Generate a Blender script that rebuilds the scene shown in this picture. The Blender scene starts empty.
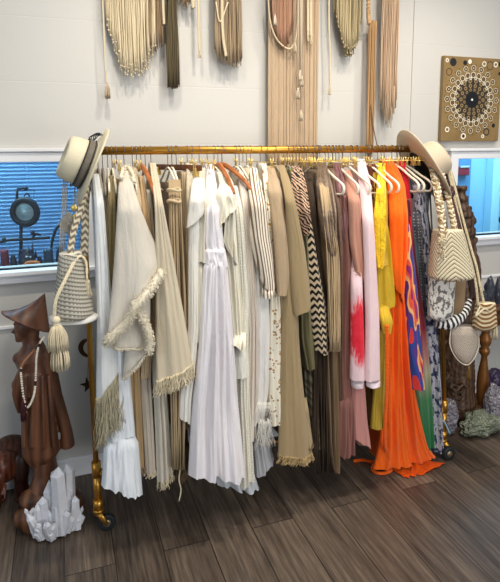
import bpy, bmesh, math, random
from mathutils import Vector, Matrix, noise as mnoise
random.seed(7)
PI = math.pi
C = bpy.context.scene.collection

# ------------------------------------------------------------------ camera geometry
F, CY, H, ROLL = 530.0, 225.0, 1.62, math.atan(-.006)
PITCH = math.atan((CY - 150) / F)
YAW = math.radians(19.5)
DIST = 2.63                      # camera to the back wall (the wall's face is Y = 0)
RY = -.445                       # the rack stands on this line

def ray(px, py):
    x = px - 250; y = -(py - CY)
    c, s = math.cos(ROLL), math.sin(ROLL)
    x, y = c*x - s*y, s*x + c*y
    dx, dy, dz = x, y*math.sin(PITCH) + F*math.cos(PITCH), y*math.cos(PITCH) - F*math.sin(PITCH)
    return (dx*math.cos(YAW) + dy*math.sin(YAW), -dx*math.sin(YAW) + dy*math.cos(YAW), dz)
def PY(px, py, Y):
    d = ray(px, py); t = (Y + DIST)/d[1]
    return Vector((d[0]*t, Y, H + d[2]*t))
def PZ(px, py, z=0.):
    d = ray(px, py); t = (z - H)/d[2]
    return Vector((d[0]*t, d[1]*t - DIST, z))

# ------------------------------------------------------------------ materials
def lin(c):
    return tuple((v/255/12.92 if v/255 <= .04045 else ((v/255+.055)/1.055)**2.4) for v in c) + (1,)
MATS = {}
class NT:
    def __init__(s, name):
        s.m = bpy.data.materials.new(name); s.m.use_nodes = True
        s.t = s.m.node_tree; s.n = s.t.nodes; s.l = s.t.links
        s.b = s.n['Principled BSDF']; s.out = s.n['Material Output']
        s.tc = s.n.new('ShaderNodeTexCoord')
    def new(s, kind, ins=None, **kw):
        nd = s.n.new('ShaderNode' + kind)
        for k, v in kw.items(): setattr(nd, k, v)
        for k, v in (ins or {}).items():
            if hasattr(v, 'is_output'): s.l.new(v, nd.inputs[k])
            else: nd.inputs[k].default_value = v
        return nd
    def math(s, op, a, b=0., c=0.):
        return s.new('Math', {0: a, 1: b, 2: c}, operation=op).outputs[0]
    def mapping(s, src='UV', scale=(1, 1, 1), rot=(0, 0, 0)):
        return s.new('Mapping', {'Vector': s.tc.outputs[src], 'Scale': scale, 'Rotation': rot}).outputs[0]
    def noise(s, vec, scale, detail=3, rough=.55):
        return s.new('TexNoise', {'Vector': vec, 'Scale': scale, 'Detail': detail, 'Roughness': rough}).outputs['Fac']
    def ramp(s, fac, stops, interp='LINEAR'):
        r = s.new('ValToRGB', {'Fac': fac}); cr = r.color_ramp; cr.interpolation = interp
        while len(cr.elements) < len(stops): cr.elements.new(.5)
        for e, (p, c) in zip(cr.elements, stops): e.position = p; e.color = lin(c) if len(c) == 3 else c
        return r.outputs['Color']
    def mix(s, fac, a, b, mode='MIX'):
        return s.new('MixRGB', {'Fac': fac, 'Color1': a, 'Color2': b}, blend_type=mode).outputs[0]
    def bump(s, h, strength=.3, dist=.002):
        b = s.new('Bump', {'Height': h, 'Strength': strength, 'Distance': dist}).outputs[0]
        s.l.new(b, s.b.inputs['Normal'])
    def set(s, **kw):
        names = dict(col='Base Color', rough='Roughness', metal='Metallic', sheen='Sheen Weight', trans='Transmission Weight',
                     spec='Specular IOR Level', emis='Emission Color', es='Emission Strength', coat='Coat Weight', ior='IOR', sss='Subsurface Weight')
        for k, v in kw.items():
            i = s.b.inputs[names[k]]
            if hasattr(v, 'is_output'): s.l.new(v, i)
            else: i.default_value = v
        return s.m
WHITE = (1, 1, 1, 1)
def cloth(name, col, pattern=None, c2=None, scale=60., rough=.85, bump=.5, weave=420., mott=.12, sheen=.15, wrinkle=.65):
    if name in MATS: return MATS[name]
    s = NT(name); uv = s.tc.outputs['UV']
    n1 = s.noise(uv, 22, 4)
    base = s.mix(s.math('MULTIPLY', n1, mott), lin(col), tuple(v*.45 for v in lin(col)[:3]) + (1,))
    sep = s.new('SeparateXYZ', {0: uv}); U, V = sep.outputs[0], sep.outputs[1]
    if pattern == 'stripes':
        f = s.math('GREATER_THAN', s.math('SINE', s.math('MULTIPLY', U, scale*2*PI)), .25)
        base = s.mix(f, base, lin(c2))
    elif pattern == 'chevron':
        tri = s.math('PINGPONG', s.math('MULTIPLY', U, scale), .5)
        f = s.math('GREATER_THAN', s.math('FRACT', s.math('ADD', s.math('MULTIPLY', V, scale*1.0), tri)), .5)
        base = s.mix(f, base, lin(c2))
    elif pattern == 'diamond':
        tri = s.math('PINGPONG', s.math('MULTIPLY', U, scale), .5)
        tv = s.math('PINGPONG', s.math('MULTIPLY', V, scale), .5)
        f = s.math('GREATER_THAN', s.math('FRACT', s.math('MULTIPLY', s.math('ADD', tri, tv), 3.)), .5)
        base = s.mix(f, base, lin(c2))
    elif pattern == 'zebra':
        w = s.new('TexWave', {'Vector': uv, 'Scale': scale, 'Distortion': 7., 'Detail': 2., 'Detail Scale': .8}, bands_direction='DIAGONAL').outputs['Fac']
        base = s.mix(s.math('GREATER_THAN', w, .5), base, lin(c2))
    elif pattern == 'floral':
        v = s.new('TexVoronoi', {'Vector': uv, 'Scale': scale, 'Randomness': 1.})
        f = s.math('LESS_THAN', v.outputs['Distance'], .3)
        base = s.mix(f, base, s.mix(s.math('GREATER_THAN', s.noise(uv, scale*.7, 1), .5), lin(c2), lin((150, 120, 100))))
    elif pattern == 'print':
        f = s.math('GREATER_THAN', s.noise(s.mapping('UV', (1, .45, 1), (0, 0, .5)), scale, 3, .6), .52)
        base = s.mix(f, base, lin(c2))
    elif pattern == 'dots':
        v = s.new('TexVoronoi', {'Vector': uv, 'Scale': scale, 'Randomness': .25})
        base = s.mix(s.math('LESS_THAN', v.outputs['Distance'], .22), base, lin(c2))
    elif pattern == 'ramp':       # colours along the height of the cloth (dip dyed)
        lo, hi, stops = c2
        f = s.math('DIVIDE', s.math('SUBTRACT', V, lo), hi - lo)
        base = s.mix(s.math('MULTIPLY', n1, mott), s.ramp(f, stops), (0.02, .02, .02, 1))
    elif pattern == 'swirl':
        w = s.noise(s.mapping('UV', (1.8, .4, 1), (0, 0, .25)), scale, 1.2, .4)
        base = s.ramp(w, [(.28, (150, 40, 110)), (.38, (235, 90, 60)), (.44, (240, 190, 120)), (.5, (95, 50, 130)), (.56, (40, 70, 150)), (.64, (215, 60, 50)), (.75, (180, 90, 160))], 'CONSTANT')
    elif pattern == 'flower':
        cx, cz = c2
        du = s.math('MULTIPLY', s.math('SUBTRACT', U, cx), 1/.055); dv = s.math('MULTIPLY', s.math('SUBTRACT', V, cz), 1/.17)
        r = s.math('SQRT', s.math('ADD', s.math('MULTIPLY', du, du), s.math('MULTIPLY', dv, dv)))
        r = s.math('ADD', r, s.math('MULTIPLY', s.noise(s.mapping('UV', (3, .35, 1)), 60, 2), .9))
        base = s.mix(s.new('MapRange', {0: r, 1: 1.15, 2: 1.5, 3: 1., 4: 0.}).outputs[0], base, s.mix(s.noise(uv, 30), lin((214, 8, 30)), lin((232, 60, 78))))
    h = s.math('ADD', s.noise(uv, weave, 1), s.math('MULTIPLY', s.noise(s.mapping('UV', (1, .25, 1)), 34, 4, .6), wrinkle*4))
    s.bump(h, bump, .004)
    MATS[name] = s.set(col=base, rough=rough, sheen=sheen, spec=.2)
    return MATS[name]
def plain(name, col, rough=.5, metal=0., bump=0., bscale=200., mott=0., mscale=8., col2=None, src='Object', **kw):
    if name in MATS: return MATS[name]
    s = NT(name); v = s.tc.outputs[src]
    base = lin(col)
    if mott: base = s.mix(s.math('MULTIPLY', s.noise(v, mscale, 5), mott), base, lin(col2) if col2 else tuple(x*.3 for x in base[:3]) + (1,))
    if bump: s.bump(s.noise(v, bscale, 3), bump, .003)
    MATS[name] = s.set(col=base, rough=rough, metal=metal, **kw)
    return MATS[name]
def wood(name, a, b, rough=.45, axis=(14, 14, 1.6), bump=.3):
    if name in MATS: return MATS[name]
    s = NT(name); v = s.mapping('Object', axis)
    n = s.noise(v, 4.5, 6, .65); w = s.new('TexWave', {'Vector': v, 'Scale': .8, 'Distortion': 9., 'Detail': 3.}).outputs['Fac']
    f = s.math('ADD', s.math('MULTIPLY', n, .65), s.math('MULTIPLY', w, .35))
    s.bump(f, bump, .004)
    MATS[name] = s.set(col=s.ramp(f, [(.25, b), (.7, a)]), rough=rough, spec=.4)
    return MATS[name]

# ------------------------------------------------------------------ object helpers
ORG = {}
def thing(name, label, cat, loc, group=None):
    o = bpy.data.objects.new(name, None); C.objects.link(o); o.empty_display_size = .05
    o.location = loc; ORG[o.name] = Vector(loc)
    o['label'] = label; o['category'] = cat
    if group: o['group'] = group
    return o
def obj(name, bm, mat, parent=None, smooth=True, label=None, cat=None, group=None, kind=None):
    """one mesh object; bm is in world coordinates, the origin goes to the middle of its bottom"""
    if len(bm.verts) == 0: bm.verts.new((0, 0, 0))
    lo = Vector([min(v.co[i] for v in bm.verts) for i in range(3)]); hi = Vector([max(v.co[i] for v in bm.verts) for i in range(3)])
    org = Vector(((lo.x+hi.x)/2, (lo.y+hi.y)/2, lo.z))
    bmesh.ops.translate(bm, verts=bm.verts[:], vec=-org)
    me = bpy.data.meshes.new(name); bm.to_mesh(me); bm.free()
    if smooth:
        for p in me.polygons: p.use_smooth = True
    me.materials.append(mat)
    o = bpy.data.objects.new(name, me); C.objects.link(o); ORG[o.name] = org
    if parent: o.parent = parent; o.location = org - ORG[parent.name]
    else: o.location = org
    for k, v in (('label', label), ('category', cat), ('group', group), ('kind', kind)):
        if v: o[k] = v
    return o
def BM():
    b = bmesh.new(); b.loops.layers.uv.new('UVMap'); return b
def box(bm, lo, hi):
    lo, hi = Vector(lo), Vector(hi)
    m = Matrix.Translation((lo+hi)/2) @ Matrix.Diagonal((hi.x-lo.x, hi.y-lo.y, hi.z-lo.z, 1))
    return bmesh.ops.create_cube(bm, size=1, matrix=m)['verts']
def bevel(bm, w=.003, seg=2):
    bmesh.ops.bevel(bm, geom=bm.edges[:], offset=w, segments=seg, affect='EDGES', profile=.6)
def ball(bm, c, r, sub=2, scale=(1, 1, 1), rot=None):
    m = Matrix.Translation(c) @ (rot or Matrix.Identity(4)) @ Matrix.Diagonal((r*scale[0], r*scale[1], r*scale[2], 1))
    bmesh.ops.create_icosphere(bm, subdivisions=sub, radius=1, matrix=m)
def spline(pts, n):
    pts = [Vector(p) for p in pts]
    if len(pts) == 2: return [pts[0].lerp(pts[1], i/n) for i in range(n+1)]
    out = []; P = [pts[0]*2-pts[1]] + pts + [pts[-1]*2-pts[-2]]; k = len(pts)-1
    for i in range(n+1):
        t = i/n*k; j = min(int(t), k-1); t -= j
        a, b, c, d = P[j:j+4]
        out.append(.5*((2*b)+(c-a)*t+(2*a-5*b+4*c-d)*t*t+(3*b-a-3*c+d)*t**3))
    return out
def frames(path):
    up = Vector((0, 1, 0)); fr = []; prev = None
    for i, p in enumerate(path):
        t = (path[min(i+1, len(path)-1)] - path[max(i-1, 0)])
        t = t.normalized() if t.length > 1e-9 else Vector((0, 0, -1))
        if prev is None:
            a = t.cross(up) if abs(t.dot(up)) < .95 else t.cross(Vector((1, 0, 0)))
        else: a = prev - t*prev.dot(t)
        a = a.normalized() if a.length > 1e-9 else Vector((1, 0, 0))
        prev = a; fr.append((t, a, t.cross(a)))
    return fr
def tube(bm, path, r, sides=6, cap=True, flat=1.):
    path = [Vector(p) for p in path]; rr = r if callable(r) else (lambda t: r)
    uvl = bm.loops.layers.uv.verify(); rings = []; fr = frames(path); L = [0]
    for i in range(1, len(path)): L.append(L[-1] + (path[i]-path[i-1]).length)
    for i, (p, (t, a, b)) in enumerate(zip(path, fr)):
        q = rr(i/max(1, len(path)-1))
        rings.append([bm.verts.new(p + (a*math.cos(2*PI*k/sides) + b*math.sin(2*PI*k/sides)*flat)*q) for k in range(sides)])
    per = 2*PI*(rr(.5))
    for i in range(len(rings)-1):
        for k in range(sides):
            f = bm.faces.new((rings[i][k], rings[i][(k+1) % sides], rings[i+1][(k+1) % sides], rings[i+1][k]))
            for lp, (uu, vv) in zip(f.loops, ((k, i), (k+1, i), (k+1, i+1), (k, i+1))): lp[uvl].uv = (uu/sides*per, L[vv])
    if cap and sides > 2:
        bm.faces.new(rings[0][::-1]); bm.faces.new(rings[-1])
def lathe(bm, prof, center=(0, 0, 0), seg=32, M=None, close=False):
    """prof: list of (r, z)"""
    M = M or Matrix.Translation(center); rings = []; uvl = bm.loops.layers.uv.verify()
    for r, z in prof:
        rings.append([bm.verts.new(M @ Vector((r*math.cos(2*PI*k/seg), r*math.sin(2*PI*k/seg), z))) for k in range(seg)])
    for i in range(len(rings)-1 + (1 if close else 0)):
        A, B = rings[i], rings[(i+1) % len(rings)]
        for k in range(seg):
            try: f = bm.faces.new((A[k], A[(k+1) % seg], B[(k+1) % seg], B[k]))
            except ValueError: continue
            for lp, (kk, ii) in zip(f.loops, ((k, i), (k+1, i), (k+1, i+1), (k, i+1))): lp[uvl].uv = (kk/seg*.3, ii*.02)
    if not close:
        for R_ in (rings[0][::-1], rings[-1]):
            try: bm.faces.new(R_)
            except ValueError: pass
def strands(bm, tops, length, r=.0015, sides=3, wig=.004, seg=7, jit=.08, curl=0.):
    for p in tops:
        p = Vector(p); L = length*(1+random.uniform(-jit, jit)); a = random.uniform(0, 6.28); ph = random.uniform(0, 6.28)
        dx, dy = random.uniform(-wig, wig)*2, random.uniform(-wig, wig)*1.2
        pts = []
        for i in range(seg+1):
            t = i/seg
            pts.append(p + Vector((dx*t + wig*math.sin(ph+t*7)*t, dy*t + wig*.6*math.cos(ph+t*6)*t, -L*t)) + Vector((math.cos(a+t*14), math.sin(a+t*14), 0))*curl)
        tube(bm, pts, lambda t, r=r: r*(1-.25*t), sides)
def fuzz(bm, path, r, n, ln=.012, th=.0016):
    path = [Vector(p) for p in path]
    for i in range(n):
        t = random.random()*(len(path)-1); j = min(int(t), len(path)-2); c = path[j].lerp(path[j+1], t-j)
        d = Vector((random.gauss(0, 1), random.gauss(0, 1), random.gauss(0, 1)-.3)).normalized()
        p0 = c + d*r*.8; d2 = (d + Vector((random.uniform(-.6, .6), random.uniform(-.6, .6), -.5))).normalized()
        tube(bm, [p0, p0 + d*ln*.5, p0 + d*ln*.6 + d2*ln*.5], th, 3)
def braid(bm, path, w=.012, r=.006, pitch=.05, th=.5, sides=6, n=3, step=.006):
    """n-strand plait along a path"""
    L = sum((Vector(path[i+1])-Vector(path[i])).length for i in range(len(path)-1))
    P = spline(path, max(8, int(L/step))); fr = frames(P)
    for k in range(n):
        pts = []
        for i, (p, (t, a, b)) in enumerate(zip(P, fr)):
            ph = 2*PI*(i*L/len(P)/pitch + k/n)
            pts.append(p + a*w*math.sin(ph) + b*w*th*math.sin(2*ph))
        tube(bm, pts, r, sides)
def tassel(bm, top, length, r, n=60, th=.0016, headr=None):
    top = Vector(top); hr = headr or r*.55
    ball(bm, top - Vector((0, 0, hr)), hr, 2)
    tube(bm, [top - Vector((0, 0, hr*1.7)), top - Vector((0, 0, hr*2.3))], hr*.75, 10)
    for i in range(n):
        a = random.uniform(0, 6.28); q = math.sqrt(random.random())
        p0 = top + Vector((math.cos(a)*hr*.7*q, math.sin(a)*hr*.7*q, -hr*2))
        p1 = top + Vector((math.cos(a)*r*q*.9, math.sin(a)*r*q*.9, -hr*2-(length-hr*2)*.4))
        p2 = top + Vector((math.cos(a)*r*q, math.sin(a)*r*q, -length*random.uniform(.93, 1.03)))
        tube(bm, spline([p0, p1, p2], 4), th, 3)

# ------------------------------------------------------------------ the garments
def usm(y, u, u0=.05):
    t = min(1, max(0, (y-163)/36)); t = t*t*(3-2*t)
    return u0 + (u-u0)*t
def interp(rows, y):
    if y <= rows[0][0]: return rows[0][1:]
    for a, b in zip(rows, rows[1:]):
        if y <= b[0]:
            t = (y-a[0])/(b[0]-a[0]); return tuple(p+(q-p)*t for p, q in zip(a[1:], b[1:]))
    return rows[-1][1:]
HANG = []
def garment_mesh(rows, u=.2, folds=3, amp=.008, slope=(0, 0), hem=2., tail=.2, xh=None, NF=36, step=3.2, u0=.05, rnd=.045, bulge=0., tuck=0.):
    rows = [tuple(r) + ((usm(r[0], u, u0),) if len(r) == 3 else ()) for r in rows]
    y0, y1 = rows[0][0], rows[-1][0]; ns = max(6, int((y1-y0)/step))
    bm = BM(); uvl = bm.loops.layers.uv.verify(); rings = []; UV = []
    ph1, ph2, ph3 = (random.uniform(0, 6.28) for _ in range(3)); k2 = folds*random.uniform(1.5, 1.9)
    dr = random.uniform(-1.2, 1.2)
    fr_, fl_ = interp(rows, y0), None
    c0 = PY((fr_[0]+fr_[1])/2, y0, RY-fr_[2])
    if xh is None: xh = c0.x
    for i in range(ns+1):
        t = i/ns; y = y0+(y1-y0)*t
        # smooth the outline a little
        e = (y1-y0)*.03
        A, B, D = interp(rows, y-e), interp(rows, y), interp(rows, y+e)
        xl, xr, uu = ((a+2*b+d)/4 if 0 < i < ns else b for a, b, d in zip(A, B, D))
        if tuck and i < 4: uu -= tuck*(1-i/4)**1.5; m_ = (xl+xr)/2; q_ = .8+.05*i; xl, xr = m_-(m_-xl)*q_, m_+(xr-m_)*q_
        Y = RY-uu; pl, pr = PY(xl, y, Y), PY(xr, y, Y)
        z = (pl.z+pr.z)/2; xc = (pl.x+pr.x)/2; hw = max(.004, (pr.x-pl.x)/2)
        am = 1.25*amp*(.35+.65*min(1, t*1.6)); am = min(am, hw*.6)
        rd = min(rnd, hw*1.1, uu*.6+.02); tw = min(.009, hw*.6)
        ring = []; uv = []; px = .0025*2.2*(hw/.03)
        pxm = (PY(100, y+1, Y)-PY(100, y, Y)).z
        bl = t**3
        for j in range(NF+1):
            s = -1 + 2*j/NF
            w = 2.0*mnoise.noise(Vector((s*folds*.62+ph1*5, t*1.1+ph2, ph3))) + .9*mnoise.noise(Vector((s*folds*1.5+ph2*5, t*2.3, ph1))) + .35*math.cos(folds*PI*s + ph1 + dr*t*2) + .25*mnoise.noise(Vector((s*folds*4+ph3*5, t*6, ph1)))
            sx = s + .35/folds*mnoise.noise(Vector((s*folds*.8+ph3*3, t*1.5, ph2)))*(1-abs(s))
            yy = uu - rd*(1-math.sqrt(max(0, 1-s*s*.96))) + am*w*(1-abs(s)**6) + bulge*hw*(1-s*s)
            zz = z + pxm*((slope[0]*(1-s)/2 + slope[1]*(1+s)/2)*bl + hem*(mnoise.noise(Vector((s*folds*.6+ph3*7, ph1, 0)))*1.2)*bl) + .0012*bl*math.cos(k2*3*s+ph2)
            zz = max(.004, zz); ring.append(Vector((xc+hw*sx, RY-yy, zz))); uv.append((hw*s*1.25, zz))
        zb = ring[-1].z; zf = ring[0].z
        xm = xh*.35+xc*.65; x0 = xh*.8+xc*.2 if t > .3 else xh
        ta = max(.02, min(tail, tail*(usm(y, u, u0)/max(u, .01))))
        for (bx, by, bz) in ((xm+max(tw, hw*.45), uu-rd-.02, zb), (xm+tw*1.2, uu*.5, z), (x0+tw, 0, z), (x0+tw*.9, -ta*.7, z), (x0, -ta, z),
                         (x0-tw*.9, -ta*.7, z), (x0-tw, 0, z), (xm-tw*1.2, uu*.5, z), (xm-max(tw, hw*.45), uu-rd-.02, zf)):
            ring.append(Vector((bx, RY-by, bz))); uv.append((bx-xc+.3*by, bz))
        rings.append([bm.verts.new(v) for v in ring]); UV.append(uv)
    n = len(rings[0])
    for i in range(len(rings)-1):
        for k in range(n):
            k1 = (k+1) % n
            f = bm.faces.new((rings[i][k], rings[i+1][k], rings[i+1][k1], rings[i][k1]))
            for lp, (ii, kk) in zip(f.loops, ((i, k), (i+1, k), (i+1, k1), (i, k1))): lp[uvl].uv = UV[ii][kk]
    bm.faces.new(rings[0])
    front = [v.co.copy() for v in rings[-1][:NF+1]]
    return bm, xh, front
def garment(name, cat, label, mat, u, rows, hanger='slim', fringe=None, parts=(), group=None, **kw):
    """fringe = (length m, material, count, strand radius); parts = extra pieces (name, material, u, rows, opts)"""
    bm, xh, front = garment_mesh(rows, u, **kw)
    lo = front[len(front)//2]
    o = obj(name, bm, mat, None, label=label, cat=cat, group=group)
    if fringe: add_fringe(front, fringe, o)
    for pn, pm, pu, pr, po in parts:
        po = dict(po); fg = po.pop('fringe', None); lb = po.pop('label', None)
        po.setdefault('xh', xh); po.setdefault('tuck', .035); b2, _, f2 = garment_mesh(pr, pu, **po)
        q = obj(pn, b2, pm, o, label=lb)
        if fg: add_fringe(f2, fg, q)
    if hanger: HANG.append((hanger, xh, label))
    return o
def add_fringe(front, fr, parent, name='fringe'):
    L, m, n, r = fr[:4]; wig = fr[4] if len(fr) > 4 else .005
    bm = BM(); tops = []
    for i in range(n):
        t = (i+random.random())/n*(len(front)-1); j = min(int(t), len(front)-2)
        tops.append(front[j].lerp(front[j+1], t-j) + Vector((random.uniform(-.002, .002), random.uniform(-.006, .006), .004)))
    strands(bm, tops, L, r, 3, wig)
    return obj(name, bm, m, parent)

# colours of cloth
W_COOL = cloth('white cool cotton', (226, 227, 224)); W_WARM = cloth('warm white linen', (228, 222, 206), mott=.08)
IVORY = cloth('ivory cotton', (222, 215, 194)); CREAM = cloth('cream wool', (212, 204, 188), weave=240, bump=.55, mott=.2)
CREAM2 = cloth('cream knit', (208, 194, 166), weave=260, bump=.6); TAN = cloth('tan linen', (170, 142, 102))
SAND = cloth('sand linen', (196, 176, 142)); TAUPE = cloth('taupe cotton', (150, 126, 96)); OLIVELACE = cloth('olive lace', (140, 124, 84), 'dots', (90, 78, 50), 160)
LAV = cloth('pale lavender gauze', (232, 227, 228), mott=.08); GREYW = cloth('grey white cotton', (196, 198, 200))
FRINGE_O = plain('olive beige fringe yarn', (190, 180, 150), .9); FRINGE_C = plain('cream fringe yarn', (218, 204, 172), .95)
FUR = plain('cream looped yarn', (222, 212, 188), .95)
TAUPEY = plain('taupe cord', (146, 122, 92), .9); BROWNY = plain('dark brown suede cord', (58, 43, 28), .9)

garment('shawl', 'shawl', 'white shawl with long olive beige fringe, leftmost garment on the rack', W_COOL, .20,
        [(174, 92, 99), (200, 94, 104), (250, 96, 108), (320, 97, 114), (388, 96, 120)], slope=(14, -12), folds=2, amp=.006,
        fringe=(.20, FRINGE_O, 110, .0016, .012), hanger='grey')
garment('dress', 'dress', 'sheer grey beige dress just right of the white fringed shawl', cloth('sheer grey', (188, 178, 160)), .12,
        [(186, 100, 111), (260, 102, 113), (330, 104, 118), (420, 105, 120)], folds=3, hanger='grey')
garment('tiered_skirt', 'skirt', 'long white tiered skirt hanging below the cream poncho', cloth('bright white rayon', (232, 236, 238), mott=.05), .18,
        [(300, 111, 124), (340, 113, 128), (400, 112, 133), (441, 108, 137)], folds=3, amp=.008, hanger='slim',
        parts=[('ruffle_tier', cloth('bright white rayon', (0, 0, 0)), .195, [(437, 105, 138), (450, 104, 140), (475, 103, 142), (497, 102, 144)], dict(folds=7, amp=.009, slope=(-12, 8)))])
garment('lace_blouse', 'blouse', 'olive beige lace top left of the cream poncho', OLIVELACE, .17, [(176, 109, 114), (200, 108, 116), (260, 106, 118), (312, 108, 118)], folds=3)
garment('dress', 'dress', 'long tan dress whose hem shows right of the white tiered skirt', TAN, .15, [(180, 116, 122), (260, 120, 132), (350, 128, 141), (470, 132, 147)], folds=4,
        fringe=(.03, TAUPEY, 60, .0014), hanger='clip')

# cream poncho
po_rows = [(168, 122, 130), (185, 119, 134), (210, 118, 142), (250, 115, 156), (275, 112, 165), (309, 105, 166)]
bm, xh, fr1 = garment_mesh(po_rows, .27, folds=1.5, amp=.008, slope=(34, -36), hem=0)
pon = obj('poncho', bm, CREAM, label='large cream wool poncho with looped furry trim, near the left end of the rack', cat='poncho')
HANG.append(('slim', xh, pon['label']))
b2, _, fr2 = garment_mesh([(292, 117, 152), (320, 111, 152), (345, 112, 150), (352, 113, 148)], .25, folds=1.2, amp=.006, slope=(-4, 0), xh=xh, hem=0)
obj('lower_layer', b2, CREAM, pon)
b2, _, fr3 = garment_mesh([(300, 128, 152), (340, 127, 151), (372, 123, 146)], .235, folds=1, amp=.006, slope=(8, -14), xh=xh, hem=0)
obj('lower_layer', b2, CREAM, pon)
def furry(path, r, n, name='looped_trim', ln=.012, mat=FUR, parent=pon):
    bm = BM(); tube(bm, path, r, 8); fuzz(bm, path, r, n, ln, .0017); return obj(name, bm, mat, parent)
off = Vector((0, -.012, .004))
furry([p+off for p in fr1[::2]], .016, 900)
pts = [PY(x, y, RY-.285) for x, y in ((134, 300), (139, 312), (146, 325), (150, 340), (148, 352))]
furry(spline(pts, 12), .012, 420)
furry([p+off for p in fr2[::2]], .0035, 160, ln=.006)
furry([p+off for p in fr3[::2]], .004, 160, ln=.006)
furry(spline([PY(x, y, RY-uu) for x, y, uu in ((121, 178, .16), (122, 171, .10), (127, 167, .07), (132, 172, .10), (134, 182, .16))], 12), .0075, 260, ln=.008)

garment('cardigan', 'cardigan', 'sand coloured cardigan behind the right edge of the cream poncho', SAND, .17, [(168, 132, 137), (205, 133, 143), (260, 139, 155), (310, 145, 157), (350, 143, 153), (380, 141, 151)], folds=3)
garment('linen_dress', 'dress', 'greyish beige linen dress with frayed hem between tan dress and cream frayed dress', cloth('greige linen', (192, 180, 162)), .16,
        [(172, 136, 140), (230, 142, 149), (300, 148, 157), (380, 141, 152), (474, 146, 157)], folds=3, fringe=(.02, FRINGE_C, 50, .0014), hanger='clip')
garment('cardigan', 'cardigan', 'tan cardigan under the slanting wooden hanger', cloth('tan knit', (186, 158, 118), weave=260), .19, [(176, 139, 144), (215, 143, 151), (260, 149, 157), (310, 152, 158), (340, 152, 158)], folds=2, hanger='wood')
garment('linen_dress', 'dress', 'cream linen dress with a frayed hem below the fringed shawl', cloth('oat linen', (212, 204, 186)), .18,
        [(190, 147, 152), (300, 152, 159), (370, 153, 166), (430, 156, 171), (482, 158, 174)], folds=3, amp=.009, fringe=(.035, FRINGE_C, 60, .0016), slope=(4, -8))
garment('fringed_shawl', 'shawl', 'sand cream woven shawl with short thick fringe hanging right of the poncho', CREAM2, .27,
        [(163, 150, 156), (180, 152, 160), (200, 155, 163), (260, 157, 175), (320, 157, 186), (374, 157, 195)], folds=2, amp=.008, slope=(8, -6), hem=1,
        fringe=(.065, FRINGE_C, 150, .002, .008), hanger='grey')

# corded macrame dress (taupe) with knot rings
def corded(name, cat, label, mat, top, mid, bot, u, n, r=.0022, hanger='slim', y0=180, y1=470, L0=.02, dens=3):
    (x0, x1), (m0, m1), (b0, b1) = top, mid, bot
    bm = BM()
    for i in range(n):
        a = random.random(); q = random.uniform(-.03, .02); ph = random.random()*6.28
        pts = []
        for k in range(dens*4+1):
            t = k/(dens*4); y = y0+(y1-y0)*t*random.uniform(.985, 1.0)
            if t < .45: xl, xr = x0+(m0-x0)*t/.45, x1+(m1-x1)*t/.45
            else: xl, xr = m0+(b0-m0)*(t-.45)/.55, m1+(b1-m1)*(t-.45)/.55
            uu = min(u, usm(y, u)) + q*min(1, t*3)
            pts.append(PY(xl+(xr-xl)*a + 1.1*math.sin(ph+t*9)*t, y, RY-uu))
        tube(bm, pts, r, 4)
    o = obj(name, bm, mat, label=label, cat=cat)
    X = PY((x0+x1)/2, y0, RY-usm(y0, u)).x
    if hanger: HANG.append((hanger, X, label))
    return o
mac = corded('macrame_dress', 'dress', 'taupe macrame dress of loose hanging cords with two knotted rings', plain('light taupe cord', (170, 148, 114), .9), (169, 180), (170, 186), (172, 184), .2, 60, .0028)
for y in (190, 201):
    bm = BM(); c = PY(174, y, RY-.2); tube(bm, [c+Vector((.024*math.cos(a), .016*math.sin(a), .004*math.sin(a*2))) for a in [i*2*PI/20 for i in range(21)]], .006, 8)
    obj('knot_ring', bm, plain('tan cord ring', (196, 174, 138), .9), mac)
garment('long_dress', 'dress', 'brown taupe dress with knotted tassel hem behind the taupe macrame cords', cloth('brown taupe gauze', (118, 94, 66)), .15,
        [(185, 170, 178), (300, 174, 184), (400, 173, 187), (448, 174, 190)], folds=5, amp=.01, fringe=(.14, plain('brown tassel yarn', (120, 98, 68), .9), 90, .0022, .012))
bm = BM(); tube(bm, spline([PY(x, y, RY-.18) for x, y in ((180, 470), (179, 480), (181, 490), (179, 501))], 12), .003, 6)
obj('pull_cord', bm, FRINGE_C, bpy.data.objects['long_dress'])
garment('strappy_dress', 'dress', 'beige strappy dress clipped to the short brown wooden hanger', cloth('beige jersey', (190, 168, 134)), .18,
        [(172, 182, 188), (250, 184, 192), (330, 185, 192), (430, 183, 190)], folds=3, hanger=None)
garment('lace_dress', 'dress', 'cream lace dress left of the white short sleeved blouse', cloth('cream lace', (216, 204, 176), 'dots', (186, 168, 134), 170), .19,
        [(163, 187, 193), (200, 187, 195), (300, 189, 197), (420, 188, 196)], folds=2, hanger='clip')
WT = cloth('chalk white cotton', (232, 228, 216), mott=.05)
garment('blouse', 'blouse', 'white blouse with a short loose sleeve, beside the pale lavender dress', WT, .235,
        [(178, 196, 203), (222, 190, 202), (260, 189, 201), (330, 189, 202), (370, 186, 199), (404, 181, 195), (430, 180, 196)], folds=3, amp=.007, slope=(-14, 3),
        parts=[('sleeve', WT, .265, [(171, 196, 203), (182, 193, 206), (200, 191, 207), (215, 189, 207), (223, 188, 206)], dict(folds=1.2, amp=.005, slope=(6, -10), hem=0))])
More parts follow.
